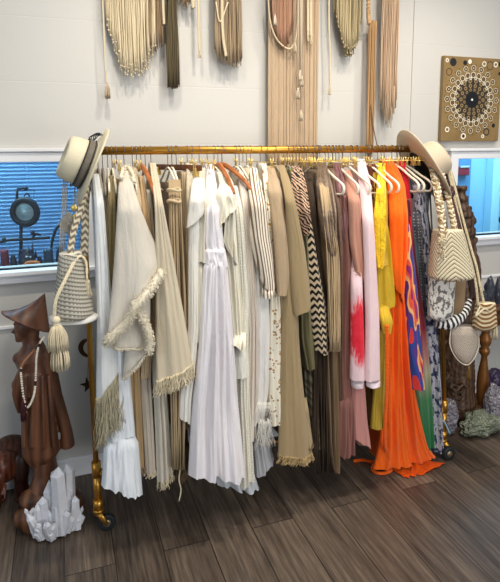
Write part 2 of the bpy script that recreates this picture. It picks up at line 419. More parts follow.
garment('tiered_dress', 'dress', 'cream white tiered cotton dress peeking out left of the lavender dress', cloth('cream crinkle', (228, 220, 200)), .245,
        [(168, 200, 206), (200, 202, 210), (245, 199, 211), (262, 199, 213)], folds=3, amp=.008, hanger='clip',
        parts=[('tier', cloth('cream crinkle', (0, 0, 0)), .235, [(258, 199, 209), (300, 198, 206), (342, 194, 206)], dict(folds=3)),
               ('tier', cloth('cream crinkle', (0, 0, 0)), .225, [(340, 196, 206), (356, 195, 205), (376, 194, 200)], dict(folds=4, slope=(4, -14)))])
lavd = garment('maxi_dress', 'dress', 'long pale lavender white dress with a gathered waist at the middle of the rack', LAV, .265,
        [(164, 207, 214), (185, 207, 218), (210, 207, 222), (245, 206, 227), (258, 208, 230)], folds=3, amp=.008, slope=(-6, 6), hanger='clip',
        parts=[('waist_ruffle', LAV, .276, [(247, 207, 227), (256, 206, 229), (265, 206, 231)], dict(folds=9, amp=.006, slope=(-2, 5), step=1.2, hem=0)),
               ('skirt', LAV, .28, [(255, 207, 229), (300, 203, 233), (350, 201, 237), (400, 195, 240), (440, 192, 244), (482, 190, 248)], dict(folds=4.6, amp=.018, slope=(-10, 7), NF=80))])
RW = cloth('ivory ruffle cotton', (232, 226, 206), mott=.05)
garment('ruffle_blouse', 'blouse', 'ivory blouse with cascading ruffles right of the lavender bodice', RW, .23,
        [(172, 218, 225), (200, 224, 236), (255, 228, 239), (300, 231, 243), (345, 235, 244)], folds=3, hanger='wood',
        parts=[('ruffle', RW, .26, [(181, 220, 230), (195, 218, 235), (206, 218, 241), (218, 219, 236), (226, 220, 231)], dict(folds=4, amp=.012, slope=(4, -18))),
               ('ruffle', RW, .25, [(204, 229, 236), (225, 226, 236), (245, 225, 238), (262, 229, 238)], dict(folds=4, amp=.012, slope=(-12, 5))),
               ('hem_ruffle', RW, .265, [(334, 235, 249), (350, 234, 247)], dict(folds=5, amp=.009, slope=(-5, 4)))])
garment('dotted_dress', 'dress', 'long ivory dress with raised dots directly right of the lavender skirt', cloth('ivory dotted swiss', (226, 221, 204), 'dots', (244, 242, 230), 75, mott=.05), .215,
        [(186, 230, 238), (210, 236, 244), (250, 239, 247), (300, 240, 252), (345, 237, 250), (400, 237, 251), (488, 240, 257)], folds=4, amp=.01, slope=(2, -6),
        parts=[('pocket_panel', cloth('ivory eyelet', (232, 228, 214), 'dots', (206, 198, 176), 130), .24, [(346, 236, 248), (372, 235, 250), (379, 236, 250)], dict(folds=2, amp=.004, hem=0))])
garment('slip_dress', 'dress', 'greyish white slip whose hem pokes out lowest below the lavender dress', GREYW, .19, [(300, 222, 236), (430, 222, 244), (478, 213, 256), (496, 220, 262)], folds=6, amp=.014, slope=(-12, 2))
garment('slip_dress', 'dress', 'pale grey layered slip with pleated hem below the crinkled white dress', cloth('pale grey voile', (188, 188, 190)), .15,
        [(300, 247, 256), (400, 251, 264), (440, 253, 269), (478, 256, 277)], folds=5, amp=.01, slope=(0, -14))
garment('cotton_dress', 'dress', 'blush white cotton dress between the dotted dress and striped shirt', cloth('blush white', (222, 210, 196), mott=.08), .2,
        [(172, 238, 244), (200, 242, 251), (250, 246, 257), (330, 250, 259), (410, 248, 258), (440, 247, 258)], folds=4, amp=.008)
garment('cotton_dress', 'dress', 'beige button dress left of the brown striped shirt', cloth('beige poplin', (206, 190, 164)), .18,
        [(168, 245, 250), (200, 250, 256), (300, 252, 258), (400, 252, 258)], folds=2)
STR = cloth('brown striped cotton', (234, 226, 206), 'stripes', (128, 100, 80), 66, mott=.05)
garment('crinkle_dress', 'dress', 'crinkled white dress with lattice lace hem below the striped shirt', cloth('white crinkle', (230, 226, 218), wrinkle=1.6, mott=.06), .2,
        [(215, 252, 262), (280, 256, 270), (330, 256, 273), (400, 254, 271), (424, 250, 268)], folds=3, amp=.01, slope=(6, -8), hanger='clip')
garment('striped_shirt', 'shirt', 'white shirt with brown pinstripes and a rolled sleeve', STR, .255,
        [(168, 251, 258), (185, 250, 263), (205, 252, 268), (240, 253, 273), (262, 257, 276), (285, 262, 277), (297, 265, 275)], folds=1.5, amp=.006, slope=(-12, 4),
        parts=[('cuff', STR, .262, [(286, 262.5, 276.5), (293, 264, 276.5), (299, 265.5, 275)], dict(folds=1, amp=.003, hem=0))])
# lattice hem + fringe
lat = bpy.data.objects['crinkle_dress']
bm = BM()
for i in range(7):
    for sgn in (-1, 1):
        a = PY(258+i*2.0, 402, RY-.215); b = PY(258+i*2.0+sgn*5, 420, RY-.215)
        tube(bm, [a, b], .0011, 4)
strands(bm, [PY(258+random.random()*13, 419+random.uniform(-1, 3), RY-.215) for _ in range(40)], .12, .0011, 3, .012)
obj('lattice_hem', bm, plain('white yarn', (232, 228, 216), .9), lat)
garment('floral_dress', 'dress', 'ivory dress with small ochre flowers, its long straight hem left of the tan jacket', cloth('ochre floral', (236, 228, 206), 'floral', (190, 140, 60), 62, mott=.04), .21,
        [(163, 262, 267), (200, 266, 272), (240, 269, 276), (300, 272, 283), (360, 271, 287), (400, 271, 290), (426, 272, 292)], folds=3, amp=.008, hanger='clip')
BEI = cloth('beige flannel', (182, 158, 126), weave=330)
garment('coat', 'coat', 'plain greyish beige coat with a long sleeve, just left of the tan jacket', BEI, .215, [(166, 267, 274), (200, 272, 284), (250, 276, 289), (320, 281, 288), (400, 281, 287)], folds=2,
        parts=[('sleeve', BEI, .255, [(168, 269, 276), (190, 270, 284), (230, 275, 291), (275, 278, 292), (296, 279, 288)], dict(folds=1.2, amp=.005, hem=0))], hanger='grey')
TJ = cloth('tan jacket linen', (162, 140, 102), weave=330)
garment('jacket', 'jacket', 'long tan jacket with wide elbow sleeve and frayed hem beside the striped shirt', TJ, .245,
        [(176, 281, 288), (240, 286, 298), (310, 285, 301), (350, 284, 303), (400, 283, 308), (455, 281, 316)], folds=2, amp=.008, slope=(0, 8), hanger='grey',
        fringe=(.035, plain('tan frayed yarn', (186, 160, 112), .95), 120, .0018, .008),
        parts=[('sleeve', TJ, .28, [(165, 279, 286), (185, 284, 293), (200, 287, 297), (250, 291, 308), (290, 294, 313), (313, 297, 314)], dict(folds=1.3, amp=.006, slope=(4, -5), hem=0)),
               ('side_panel', cloth('tan jacket linen', (0, 0, 0)), .225, [(400, 299, 309), (448, 300, 316)], dict(folds=2, fringe=(.02, TAUPEY, 30, .0016)))])
garment('silk_blouse', 'blouse', 'shiny olive blouse whose sleeve hangs below the tan jacket sleeve', cloth('olive satin', (112, 106, 72), rough=.4, weave=200), .2,
        [(168, 290, 296), (200, 297, 305), (250, 303, 312), (300, 303, 314), (340, 304, 316), (370, 309, 317)], folds=2, amp=.007, hanger='grey')
garment('long_dress', 'dress', 'dark olive brown patterned dress hem right of the tan jacket', cloth('dark olive print', (66, 60, 44), 'zebra', (104, 98, 78), 14), .17,
        [(300, 306, 315), (370, 306, 318), (450, 311, 322)], folds=3)
ZB = cloth('black zebra print', (208, 172, 142), 'zebra', (22, 18, 18), 40, mott=.05)
garment('animal_print_top', 'top', 'black and peach animal print ruffled top under gold clips', ZB, .24,
        [(166, 293, 302), (185, 294, 309), (210, 299, 312), (235, 305, 311)], folds=4, amp=.012, hanger='clip')
garment('chevron_kimono', 'kimono', 'black and cream chevron kimono sleeve right of the olive blouse', cloth('black cream chevron', (206, 184, 150), 'chevron', (20, 17, 16), 33, mott=.05), .215,
        [(172, 299, 305, .08), (225, 306, 313, .19), (270, 309, 321), (310, 312, 330), (340, 315, 333), (358, 318, 331)], folds=1.6, amp=.006, slope=(-6, 0))
garment('long_dress', 'dress', 'very dark brown dress left of the brown fringed dress', cloth('espresso crepe', (52, 38, 26)), .14, [(172, 304, 312), (250, 312, 324), (350, 318, 330), (445, 314, 334)], folds=5)
corded('fringed_dress', 'dress', 'dark brown dress of suede strings with tangled ends near the floor', BROWNY, (303, 311), (314, 328), (312, 334), .17, 80, .0028, y0=172, y1=474)
garment('satin_dress', 'dress', 'long taupe brown satin dress below the silver lace top', cloth('taupe satin', (124, 100, 72), rough=.4, weave=180), .19,
        [(170, 316, 323), (200, 320, 332), (300, 324, 339), (400, 327, 343), (450, 329, 344), (472, 333, 342)], folds=5, amp=.012, slope=(-4, 6))
corded('fringed_vest', 'vest', 'light taupe fringe vest ending at knee height over the taupe satin dress', plain('light taupe fringe', (186, 160, 122), .8), (318, 326), (327, 339), (330, 341), .225, 70, .0024, y0=174, y1=352)
LACE = plain('silver taupe sequin lace', (168, 146, 124), .35, .25, bump=1., bscale=160, mott=.9, mscale=90, col2=(50, 36, 30), src='UV')
garment('sequin_top', 'top', 'silver taupe sequinned lace top left of the dusty mauve lace top', LACE, .245, [(163, 319, 328), (185, 319, 335), (215, 322, 340), (235, 325, 339), (256, 331, 337)], folds=5, amp=.012, hanger='clip')
garment('sequin_top', 'top', 'taupe beaded lace gown strip right of the silver lace top', plain('taupe bead lace', (140, 112, 92), .4, .2, bump=1., bscale=200, mott=.8, mscale=80, col2=(70, 50, 40), src='UV'), .18,
        [(168, 328, 335), (200, 333, 342), (240, 336, 344), (330, 340, 344), (400, 340, 344)], folds=3, hanger='slim')
MAU = cloth('mauve brown crepe', (138, 92, 82))
garment('maxi_dress', 'dress', 'long mauve brown dress reaching almost to the floor, left of the pink dresses', MAU, .19,
        [(195, 340, 350), (260, 342, 356), (340, 342, 354), (400, 342, 358), (457, 341, 358)], folds=4, amp=.01, hanger='clip',
        parts=[('lower_tier', MAU, .2, [(392, 342, 357), (457, 340, 358)], dict(folds=5))])
garment('sequin_top', 'top', 'dusty mauve lace top beside the terracotta pink cardigan', plain('mauve lace', (150, 106, 104), .5, .1, bump=1., bscale=180, mott=.6, mscale=90, col2=(80, 50, 52), src='UV'), .19,
        [(163, 335, 343), (190, 338, 350), (218, 342, 352), (240, 344, 350)], folds=4, amp=.01)
garment('cardigan', 'cardigan', 'terracotta pink cardigan sleeve left of the pale pink jacket', cloth('terracotta pink knit', (196, 142, 120), weave=240, bump=.6), .235,
        [(170, 345, 352), (200, 351, 363), (245, 353, 367), (279, 357, 367)], folds=1.5, slope=(-10, 6), fringe=(.015, plain('terracotta yarn', (200, 148, 126), .9), 40, .0013))
garment('skirt', 'skirt', 'dusty rose skirt below the pink jacket with the red flower', cloth('dusty rose', (196, 136, 126)), .215, [(300, 355, 366), (380, 354, 367), (420, 355, 370), (450, 356, 374)], folds=3, slope=(-14, 4))
fx = PY(357, 330, RY-.245)
PKF = cloth('pink with red flower', (236, 204, 206), 'flower', (.0, fx.z-.01), mott=.05); PK = cloth('pale pink cotton', (236, 206, 206), mott=.05); PKC = cloth('pale pink lining', (238, 218, 220), mott=.04)
garment('jacket', 'jacket', 'pale pink garment panel with a large red flower at knee height', PKF, .245, [(200, 350, 356, .19), (260, 354, 363, .2), (285, 354, 365, .245), (340, 354, 366, .245), (381, 354, 367, .245)], folds=1.2, amp=.004, hem=0,
        parts=[('cuff', PKC, .235, [(378, 355, 367), (389, 356, 366)], dict(folds=1, amp=.003, hem=0))])
garment('jacket', 'jacket', 'plain pale pink jacket with long sleeve left of the yellow dress', PK, .27, [(159, 359, 366), (180, 361, 373), (220, 365, 376), (260, 367, 379), (320, 369, 383), (382, 368, 384)], folds=1.5, amp=.005, hem=0, hanger='clip',
        parts=[('cuff', PKC, .26, [(379, 369, 384), (388, 370, 383)], dict(folds=1, amp=.003, hem=0))])
YEL = cloth('mustard silk', (214, 176, 40), rough=.45, weave=200, mott=.45); YL = cloth('yellow crochet lace', (250, 208, 40), bump=1., weave=130, wrinkle=2.5)
garment('long_dress', 'dress', 'dark rust floral dress tucked between pink jacket and yellow lace top', cloth('rust floral', (90, 40, 24), 'floral', (190, 90, 40), 60), .15, [(164, 370, 377), (200, 372, 384), (300, 374, 384), (400, 374, 384), (428, 374, 384)], folds=3)
garment('silk_dress', 'dress', 'mustard yellow silk dress with a knotted hanging end', YEL, .235, [(172, 373, 380), (230, 376, 392), (280, 378, 399), (305, 378, 401), (313, 379, 400)], folds=3, amp=.009, slope=(6, -10), hanger='clip',
        parts=[('knotted_end', YEL, .26, [(306, 380, 392), (322, 383, 395), (334, 385, 393)], dict(folds=2, amp=.007)),
               ('underskirt', cloth('olive yellow silk', (186, 156, 50), rough=.5, mott=.3), .19, [(300, 378, 388), (380, 377, 390), (430, 374, 389)], dict(folds=3))])
garment('lace_blouse', 'blouse', 'bright yellow crochet lace top in front of the mustard silk', YL, .26, [(163, 380, 387), (190, 379, 388), (215, 377, 389), (245, 377, 389), (268, 379, 386)], folds=3, amp=.008)
ORA = cloth('orange crinkle viscose', (252, 104, 10), wrinkle=1.4, mott=.08)
garment('maxi_dress', 'dress', 'bright orange maxi dress spilling onto the floor', ORA, .25,
        [(159, 386, 393), (168, 388, 402), (185, 392, 409), (215, 394, 412), (250, 394, 411), (280, 394, 408), (300, 397, 405)], folds=2.5, amp=.009, slope=(-16, 6),
        parts=[('skirt', ORA, .25, [(270, 392, 405, .225), (340, 390, 411, .21), (400, 386, 420, .18), (440, 383, 428, .145), (458, 380, 433, .125), (468, 377, 440, .12)], dict(folds=6, amp=.016, hem=1, NF=90, slope=(-4, 0), tail=.1))])
# the orange puddle and the plaited tie
bm = BM(); uvl = bm.loops.layers.uv.verify()
a, b, c, d = PZ(379, 462), PZ(404, 479), PZ(420, 476), PZ(446, 464)
grid = []
for i in range(31):
    row = []
    for j in range(15):
        s, t = i/30, j/14
        p = (a.lerp(d, s))*(1-t) + (b.lerp(c, s))*t
        edge = 1-(2*t-1)**2*.8
        zz = .006 + .030*edge*(1-t)*(1-(2*s-1)**6) + .012*abs(mnoise.noise(Vector((s*9, t*3, 0))))*edge*2
        row.append(bm.verts.new((p.x + .004*math.sin(t*9+s*5), p.y + .008*math.sin(s*17)*t, zz)))
    grid.append(row)
for i in range(30):
    for j in range(14):
        f = bm.faces.new((grid[i][j], grid[i+1][j], grid[i+1][j+1], grid[i][j+1]))
        for lp in f.loops: lp[uvl].uv = (lp.vert.co.x, lp.vert.co.y)
bmesh.ops.solidify(bm, geom=bm.faces[:], thickness=.003)
od = [o for o in bpy.data.objects if o.get('label', '').startswith('bright orange maxi')][0]
obj('trailing_hem', bm, ORA, od)
bm = BM()
rp = [PY(387, 325, RY-.27), PY(387, 380, RY-.24), PY(385, 430, RY-.19), PY(386, 450, RY-.13)] + [PZ(x, y, .009) for x, y in ((392, 458), (385, 462), (375, 464), (372, 469), (378, 473), (388, 472), (394, 466), (388, 461), (374, 462), (362, 460), (354, 461))]
braid(bm, rp, .0055, .0048, .022, .5, 5, 3, .004)
obj('plaited_tie', bm, ORA, od)

garment('long_dress', 'dress', 'crimson red dress with thin straps between orange and charcoal dresses', cloth('crimson', (176, 16, 32)), .2, [(160, 401, 406), (185, 406, 412), (230, 408, 414), (300, 410, 418)], folds=2, hanger='clip')
garment('scarf', 'scarf', 'multicolour swirl patterned silk scarf right of the orange dress', cloth('multicolour swirl silk', (200, 60, 60), 'swirl', None, 13, rough=.5), .225, [(225, 405, 411), (280, 407, 419), (340, 411, 424), (391, 420, 427)], folds=1.5, amp=.005)
z0, z1 = PY(430, 452, RY-.2).z, PY(420, 300, RY-.2).z
garment('ombre_dress', 'dress', 'ombre dress fading from burgundy to pale beige to green at the hem', cloth('burgundy green ombre', (0, 0, 0), 'ramp', (z0, z1, [(.0, (28, 110, 60)), (.3, (70, 130, 84)), (.5, (176, 170, 140)), (.62, (178, 120, 110)), (.8, (130, 24, 44)), (1., (92, 12, 32))])), .205,
        [(200, 404, 411, .19), (270, 410, 420, .19), (320, 413, 428, .18), (380, 417, 434, .15), (451, 422, 438, .10)], folds=3, amp=.007, tail=.1, xh=PY(425, 380, RY-.15).x)
garment('long_dress', 'dress', 'slate teal dress with beaded trim under the white hangers at the right', cloth('slate teal', (74, 96, 104)), .17, [(170, 405, 411), (220, 411, 418), (280, 413, 420)], folds=2, hanger='clip')
garment('embroidered_dress', 'dress', 'charcoal grey dress with embroidered edging left of the navy print dress', cloth('charcoal embroidery', (78, 78, 84), 'dots', (168, 164, 160), 70), .185, [(165, 410, 418), (220, 414, 425), (300, 419, 429, .16), (340, 421, 431, .12)], folds=3)
garment('printed_dress', 'dress', 'navy and white botanical print dress, rightmost long dress on the rack', cloth('navy white print', (178, 176, 182), 'print', (50, 56, 84), 48), .215,
        [(185, 415, 423), (240, 420, 432, .18), (300, 424, 438, .165), (380, 430, 443, .12), (452, 434, 446, .075)], folds=3, amp=.007, tail=.1, xh=PY(436, 380, RY-.12).x)
garment('vest', 'vest', 'black fringed vest at the right end of the rack behind the braided bag strap', cloth('black suede', (30, 26, 26)), .12, [(158, 414, 424), (200, 418, 430), (240, 424, 436), (330, 428, 442)], folds=3)

# ------------------------------------------------------------------ hangers
ROD_Z = 1.637
GOLDM = plain('brass clip', (222, 190, 110), .35, .7); WIRE = plain('steel wire', (120, 114, 104), .4, .6)
CREAMP = plain('cream velvet plastic', (226, 218, 196), .6); GREYP = plain('grey beige hanger', (150, 140, 122), .6)
HWOOD = wood('honey wood hanger', (190, 118, 66), (142, 80, 42), .4); DWOOD = wood('brown wood hanger', (128, 78, 48), (84, 48, 30), .4)
def V(*a): return Vector(a)
def hook_bm(low=-.07):
    bm = BM(); R_ = .0182
    pts = [Vector((0, R_*math.cos(a), R_*math.sin(a))) for a in [math.radians(d) for d in range(200, -91, -15)]]
    pts += [Vector((0, 0, -R_-.01)), Vector((0, 0, low))]
    tube(bm, spline(pts, 40), .0016, 6); return bm
def local_obj(name, bm, mat, root):
    bmesh.ops.translate(bm, verts=bm.verts[:], vec=ORG[root.name]); return obj(name, bm, mat, root)
def arm_pts():
    half = [(0, -.070), (.03, -.074), (.08, -.092), (.14, -.122), (.185, -.142), (.205, -.158), (.205, -.178), (.19, -.190), (.15, -.192), (.06, -.192)]
    full = half + [(-y, z) for y, z in half[::-1]]
    return [Vector((0, -y, z)) for y, z in full]
def make_hanger(kind, x):
    root = thing('clothes_hanger' if kind != 'clip' else 'clip_hanger', '', 'hanger', (x, RY, ROD_Z-.0165))
    if kind in ('slim', 'grey', 'white'):
        local_obj('hook', hook_bm(), WIRE, root)
        k_ = 1. if kind == 'white' else .66
        bm = BM(); ap = [V(0, p.y*k_, -.07+(p.z+.07)*(.8 if k_ < 1 else 1)) for p in arm_pts()]; tube(bm, spline(ap, 90) + [ap[0]], .0036 if kind != 'white' else .005, 8, flat=1.3)
        local_obj('shoulder_frame', bm, {'slim': CREAMP, 'white': CREAMP, 'grey': GREYP}[kind], root)
    elif kind == 'wood':
        local_obj('hook', hook_bm(-.06), WIRE, root)
        bm = BM(); P = spline([Vector((0, -.21, -.168)), Vector((0, -.15, -.122)), Vector((0, -.07, -.082)), Vector((0, 0, -.062)), Vector((0, .07, -.082)), Vector((0, .15, -.122)), Vector((0, .21, -.168))], 36)
        tube(bm, P, lambda t: .0075+.004*(1-abs(2*t-1)), 10)
        local_obj('shoulder_frame', bm, HWOOD, root)
    elif kind == 'clip':
        local_obj('hook', hook_bm(-.05), WIRE, root)
        bm = BM(); tube(bm, [Vector((0, -.17, -.052)), Vector((0, .17, -.052))], .0018, 6)
        local_obj('cross_bar', bm, GOLDM, root)
        for s in (-1, 1):
            bm = BM(); y = s*.13
            for t in (-1, 1):
                tube(bm, [Vector((.008*t, y, -.036)), Vector((.002*t, y, -.054)), Vector((.0045*t, y, -.076))], .0023, 6)
            ball(bm, Vector((0, y, -.054)), .0035, 1)
            local_obj('clip', bm, GOLDM, root)
    elif kind == 'bar':
        local_obj('hook', hook_bm(-.06), WIRE, root)
        bm = BM(); box(bm, (-.006, -.15, -.082), (.006, .15, -.058)); bevel(bm, .003)
        local_obj('wooden_bar', bm, DWOOD, root)
        for s in (-1, 1):
            bm = BM(); box(bm, (-.009, s*.12-.008, -.105), (.009, s*.12+.008, -.07)); bevel(bm, .002); local_obj('clip', bm, GOLDM, root)
    return root
PROTO = {}
def put_hanger(kind, x, label, rz=0., group=None):
    if kind not in PROTO: PROTO[kind] = r = make_hanger(kind, x)
    else:
        src = PROTO[kind]; r = src.copy(); C.objects.link(r)
        for ch in src.children:
            c = ch.copy(); C.objects.link(c); c.parent = r
    r.location = (x, RY, ROD_Z-.0165); r.rotation_euler = (0, 0, rz); r['label'] = label
    r['group'] = group or 'hangers along the brass rod'
    return r
ADJ = {'slim': 'cream slim hanger', 'grey': 'grey beige hanger', 'wood': 'honey coloured wooden hanger', 'clip': 'wire hanger with brass clips', 'white': 'bare ended white hanger', 'bar': 'brown wooden clip hanger'}
def trim(ws):
    while ws[-1] in ('the', 'a', 'of', 'with', 'and', 'in', 'to', 'long', 'very', 'cream', 'short', 'at', 'on', 'over', 'below', 'left', 'right', 'behind', 'its', 'dark', 'ending', 'just', 'hanging', 'hangs', 'tucked', 'loose', 'front', 'shows', 'hem', 'whose', 'sleeve', 'rolled', 'under', 'slanting', 'wooden', 'hanger', 'fading', 'from', 'burgundy', 'pale'): ws = ws[:-1]
    return ' '.join(ws)
HANG = [(k_, min(x_, 1.62+.012*(i_ % 3)), l_) for i_, (k_, x_, l_) in enumerate(HANG)]
HANG.sort(key=lambda h: h[1]); last = -1
for kind, x, lab in HANG:
    if kind == 'slim' and x > PY(298, 170, RY-.05).x: kind = 'clip'
    if x - last < .017: x = min(last + .017, 1.66)
    last = x
    short = lab.split(',')[0]
    for w in (' with ', ' below ', ' right of ', ' left of ', ' whose ', ' hanging ', ' between ', ' of the ', ' at ', ' near ', ' beside ', ' behind ', ' under ', ' reaching ', ' peeking ', ' just ', ' poking ', ' spilling ', ' directly ', ' ending ', ' tucked ', ' fading ', ' in front '):
        if len(short.split()) > 6 and w in short: short = short[:short.index(w)] if len(short[:short.index(w)].split()) > 2 else short
    put_hanger(kind, x, ADJ[kind] + ' holding the ' + trim(short.split()[:8]), random.uniform(-.08, .1) if x < 1.55 else -.65)
def rodx(px): return PY(px, 148, RY).x
for px, rz, lab in ((318, .10, 'white hanger sticking out over the silver taupe lace top'), (333, .06, 'white hanger sticking out over the dusty mauve lace top'),
                    (343, .10, 'white hanger sticking out at the terracotta pink cardigan'), (351, .12, 'white hanger crossing the top of the pale pink jacket'), (366, .02, 'white hanger crossing the rust floral dress'),
                    (372, .05, 'white hanger sticking out beside the yellow lace top'), (392, .02, 'white hanger end beside the crimson straps'), (400, .16, 'white hanger, rightmost on the rack beside the braided bag strap'),
                    (397, .02, 'white hanger end over the charcoal embroidered dress')):
    put_hanger('white', rodx(px), lab, rz, 'bare white hangers on the right half')
put_hanger('bar', rodx(176), 'short brown wooden hanger with clips holding the beige strappy dress', .5)
put_hanger('wood', rodx(222), 'honey coloured wooden hanger turned sideways above the ruffle blouse', .34)
for px, lab in ((87, 'grey beige hanger at the left end of the rod under the straw hat'), (92, 'grey beige hanger second from the left end of the rod')):
    put_hanger('grey', rodx(px)+.02, lab, .02)

# ------------------------------------------------------------------ the rack
XL, XR, XF = .075, 1.765, 1.832      # the right post splays outwards to its foot at XF
BRASS = plain('aged brass', (206, 152, 64), .33, .85, bump=.15, bscale=60, mott=.45, mscale=14, col2=(130, 84, 30))
RUB = plain('black rubber', (22, 24, 26), .6); STEEL = plain('steel hub', (150, 140, 120), .35, .8)
rack = thing('clothing_rack', 'long brass pipe clothing rack on wheels standing in front of the wall', 'clothing rack', ((XL+XR)/2, RY, 0))
def V(*a): return Vector(a)
bm = BM(); tube(bm, [V(XL-.02, RY, ROD_Z-.0165), V(XR+.02, RY, ROD_Z-.0165)], .0165, 20); obj('hanging_rod', bm, BRASS, rack)
for XT in (XL, XR):
    s = 1 if XT == XL else -1
    X, RYB = (XL, RY) if XT == XL else (XF, RY-.05)
    bm = BM(); tube(bm, [V(X, RYB, .305), V(XT, RY, ROD_Z-.0165)], .0115, 18); obj('post', bm, BRASS, rack)
    bm = BM(); ball(bm, V(XT, RY, ROD_Z-.011), .021, 3); tube(bm, [V(XT, RY, ROD_Z-.06), V(XT, RY, ROD_Z-.02)], .018, 16)
    tube(bm, [V(XT, RY, ROD_Z-.011), V(XT+s*.035, RY, ROD_Z-.011)], .018, 16); obj('elbow_fitting', bm, BRASS, rack)
    bm = BM(); tube(bm, [V(X, RYB, .25), V(X, RYB, .315)], .0195, 18); tube(bm, [V(X, RYB, .262), V(X+s*.035, RYB, .262)], .0165, 14); ball(bm, V(X+s*.025, RYB-.012, .275), .009, 2); obj('tee_fitting', bm, BRASS, rack)
    bm = BM(); tube(bm, [V(X, RYB, .135), V(X, RYB, .255)], .0165, 18); obj('lower_tube', bm, BRASS, rack)
    bm = BM(); tube(bm, [V(X, RYB, .10), V(X, RYB, .145)], .021, 18); tube(bm, [V(X, RYB, .088), V(X, RYB, .10)], .024, 18); obj('collar', bm, BRASS, rack)
    cx, cy = (X+.032, RYB-.012) if XT == XL else (X+.008, RYB-.04)
    cs = thing('caster', '', '', (0, 0, 0)); del cs['label'], cs['category']
    cs.parent = rack; cs.location = V(cx, cy, 0)-ORG[rack.name]; ORG[cs.name] = V(cx, cy, 0)
    bm = BM(); Mx = Matrix.Translation((cx, cy, .037)) @ Matrix.Rotation(PI/2, 4, 'X')
    lathe(bm, [(.018, -.011), (.030, -.013), (.035, -.011), (.0365, -.005), (.0365, .005), (.035, .011), (.030, .013), (.018, .011)], seg=36, M=Mx); obj('wheel', bm, RUB, cs)
    bm = BM(); lathe(bm, [(.004, -.0155), (.010, -.0155), (.017, -.012), (.017, .012), (.010, .0155), (.004, .0155)], seg=24, M=Mx); obj('hub', bm, STEEL, cs)
    bm = BM()
    for q in (-1, 1):
        tube(bm, [V(X, RYB+q*.012-.004, .088), V(X+.012, RYB+q*.018-.008, .07), V(cx, cy+q*.019, .037)], lambda t: .013-.004*t, 8, flat=.35)
    tube(bm, [V(X, RYB, .075), V(X, RYB, .095)], .02, 16); obj('fork', bm, BRASS, cs)
bm = BM(); tube(bm, [V(XL, RY, .262), V(XF, RY-.05, .262)], .0125, 16); obj('lower_bar', bm, BRASS, rack)

# ------------------------------------------------------------------ the room
def wall_mat():
    s = NT('white painted boards'); v = s.tc.outputs['Object']
    geo = s.new('NewGeometry'); sp = s.new('SeparateXYZ', {0: geo.outputs['Position']}); z = sp.outputs[2]
    g = s.math('PINGPONG', s.math('ADD', z, .03), .14)
    line = s.new('MapRange', {0: g, 1: 0., 2: .0035, 3: 0., 4: 1.}).outputs[0]
    dents = s.new('MapRange', {0: s.new('TexVoronoi', {'Vector': v, 'Scale': 4.5}).outputs['Distance'], 1: .0, 2: .035, 3: 0., 4: 1.}).outputs[0]
    h = s.math('ADD', s.math('MULTIPLY', line, .5), s.math('ADD', s.math('MULTIPLY', s.noise(v, 55, 4), .35), s.math('MULTIPLY', dents, .5)))
    s.bump(h, .22, .006)
    return s.set(col=s.mix(s.math('MULTIPLY', s.noise(v, 3, 3), .12), lin((197, 194, 186)), lin((168, 165, 158))), rough=.55)
WALL = wall_mat()
TRIM = plain('white gloss trim', (232, 232, 232), .35, bump=.1, bscale=30)
ZT, WX0, WX1 = 3.1, -1.9, 4.6
lx1 = PY(84, 200, 0).x; lz0, lz1 = 1.078, 1.572
rx0 = PY(453.5, 200, 0).x; rz0, rz1 = 1.078, 1.560
seam = PY(412, 60, 0).x
def wall_boxes(x0, x1, y0, hx0, hx1, hz0, hz1):
    bm = BM(); 
    if hx0 > x0: box(bm, (x0, y0, 0), (hx0, .1, ZT))
    if hx1 < x1: box(bm, (hx1, y0, 0), (x1, .1, ZT))
    box(bm, (max(x0, hx0), y0, 0), (min(x1, hx1), .1, hz0)); box(bm, (max(x0, hx0), y0, hz1), (min(x1, hx1), .1, ZT)); return bm
obj('wall_back', wall_boxes(WX0, seam, 0., -1.2, lx1, lz0, lz1), WALL, smooth=False, kind='structure')
obj('wall_back', wall_boxes(seam, WX1, -.006, rx0, 3.7, rz0, rz1), WALL, smooth=False, kind='structure')
GLASS = None
def glass_mat():
    s = NT('window glass'); s.n.remove(s.b)
    tr = s.new('BsdfTransparent', {'Color': (.93, .97, .98, 1)}); gl = s.new('BsdfGlossy', {'Roughness': .02})
    mx = s.new('MixShader', {0: .06}); s.l.new(tr.outputs[0], mx.inputs[1]); s.l.new(gl.outputs[0], mx.inputs[2]); s.l.new(mx.outputs[0], s.out.inputs[0]); return s.m
GLASS = glass_mat()
for n, (x0, x1, z0_, z1_) in enumerate(((-1.2, lx1, lz0, lz1), (rx0, 3.7, rz0, rz1))):
    w = bpy.data.objects.new('window_%d' % (n+1), None); C.objects.link(w); w.location = ((x0+x1)/2, .03, z0_); ORG[w.name] = Vector(w.location); w['kind'] = 'structure'
    bm = BM(); t = .055; yf = -.03
    box(bm, (x0-t, yf, z0_-.06), (x0, .06, z1_+t)); box(bm, (x1, yf, z0_-.06), (x1+t, .06, z1_+t))
    box(bm, (x0, yf, z1_), (x1, .06, z1_+.045)); box(bm, (x0, yf, z0_-.06), (x1, .06, z0_))
    bevel(bm, .004, 2); obj('window_frame', bm, TRIM, w, smooth=False)
    bm = BM(); box(bm, (x0-t-.02, yf-.012, z1_+.046), (x1+t+.02, .02, z1_+.062)); bevel(bm, .003); obj('head_trim', bm, TRIM, w, smooth=False)
    bm = BM(); box(bm, (x0-t-.01, yf-.02, z0_-.022), (x1+t+.01, .0, z0_-.002)); bevel(bm, .004); obj('window_sill', bm, TRIM, w, smooth=False)
    bm = BM(); box(bm, (x0, .012, z0_), (x1, .016, z1_)); obj('pane', bm, GLASS, w, smooth=False)
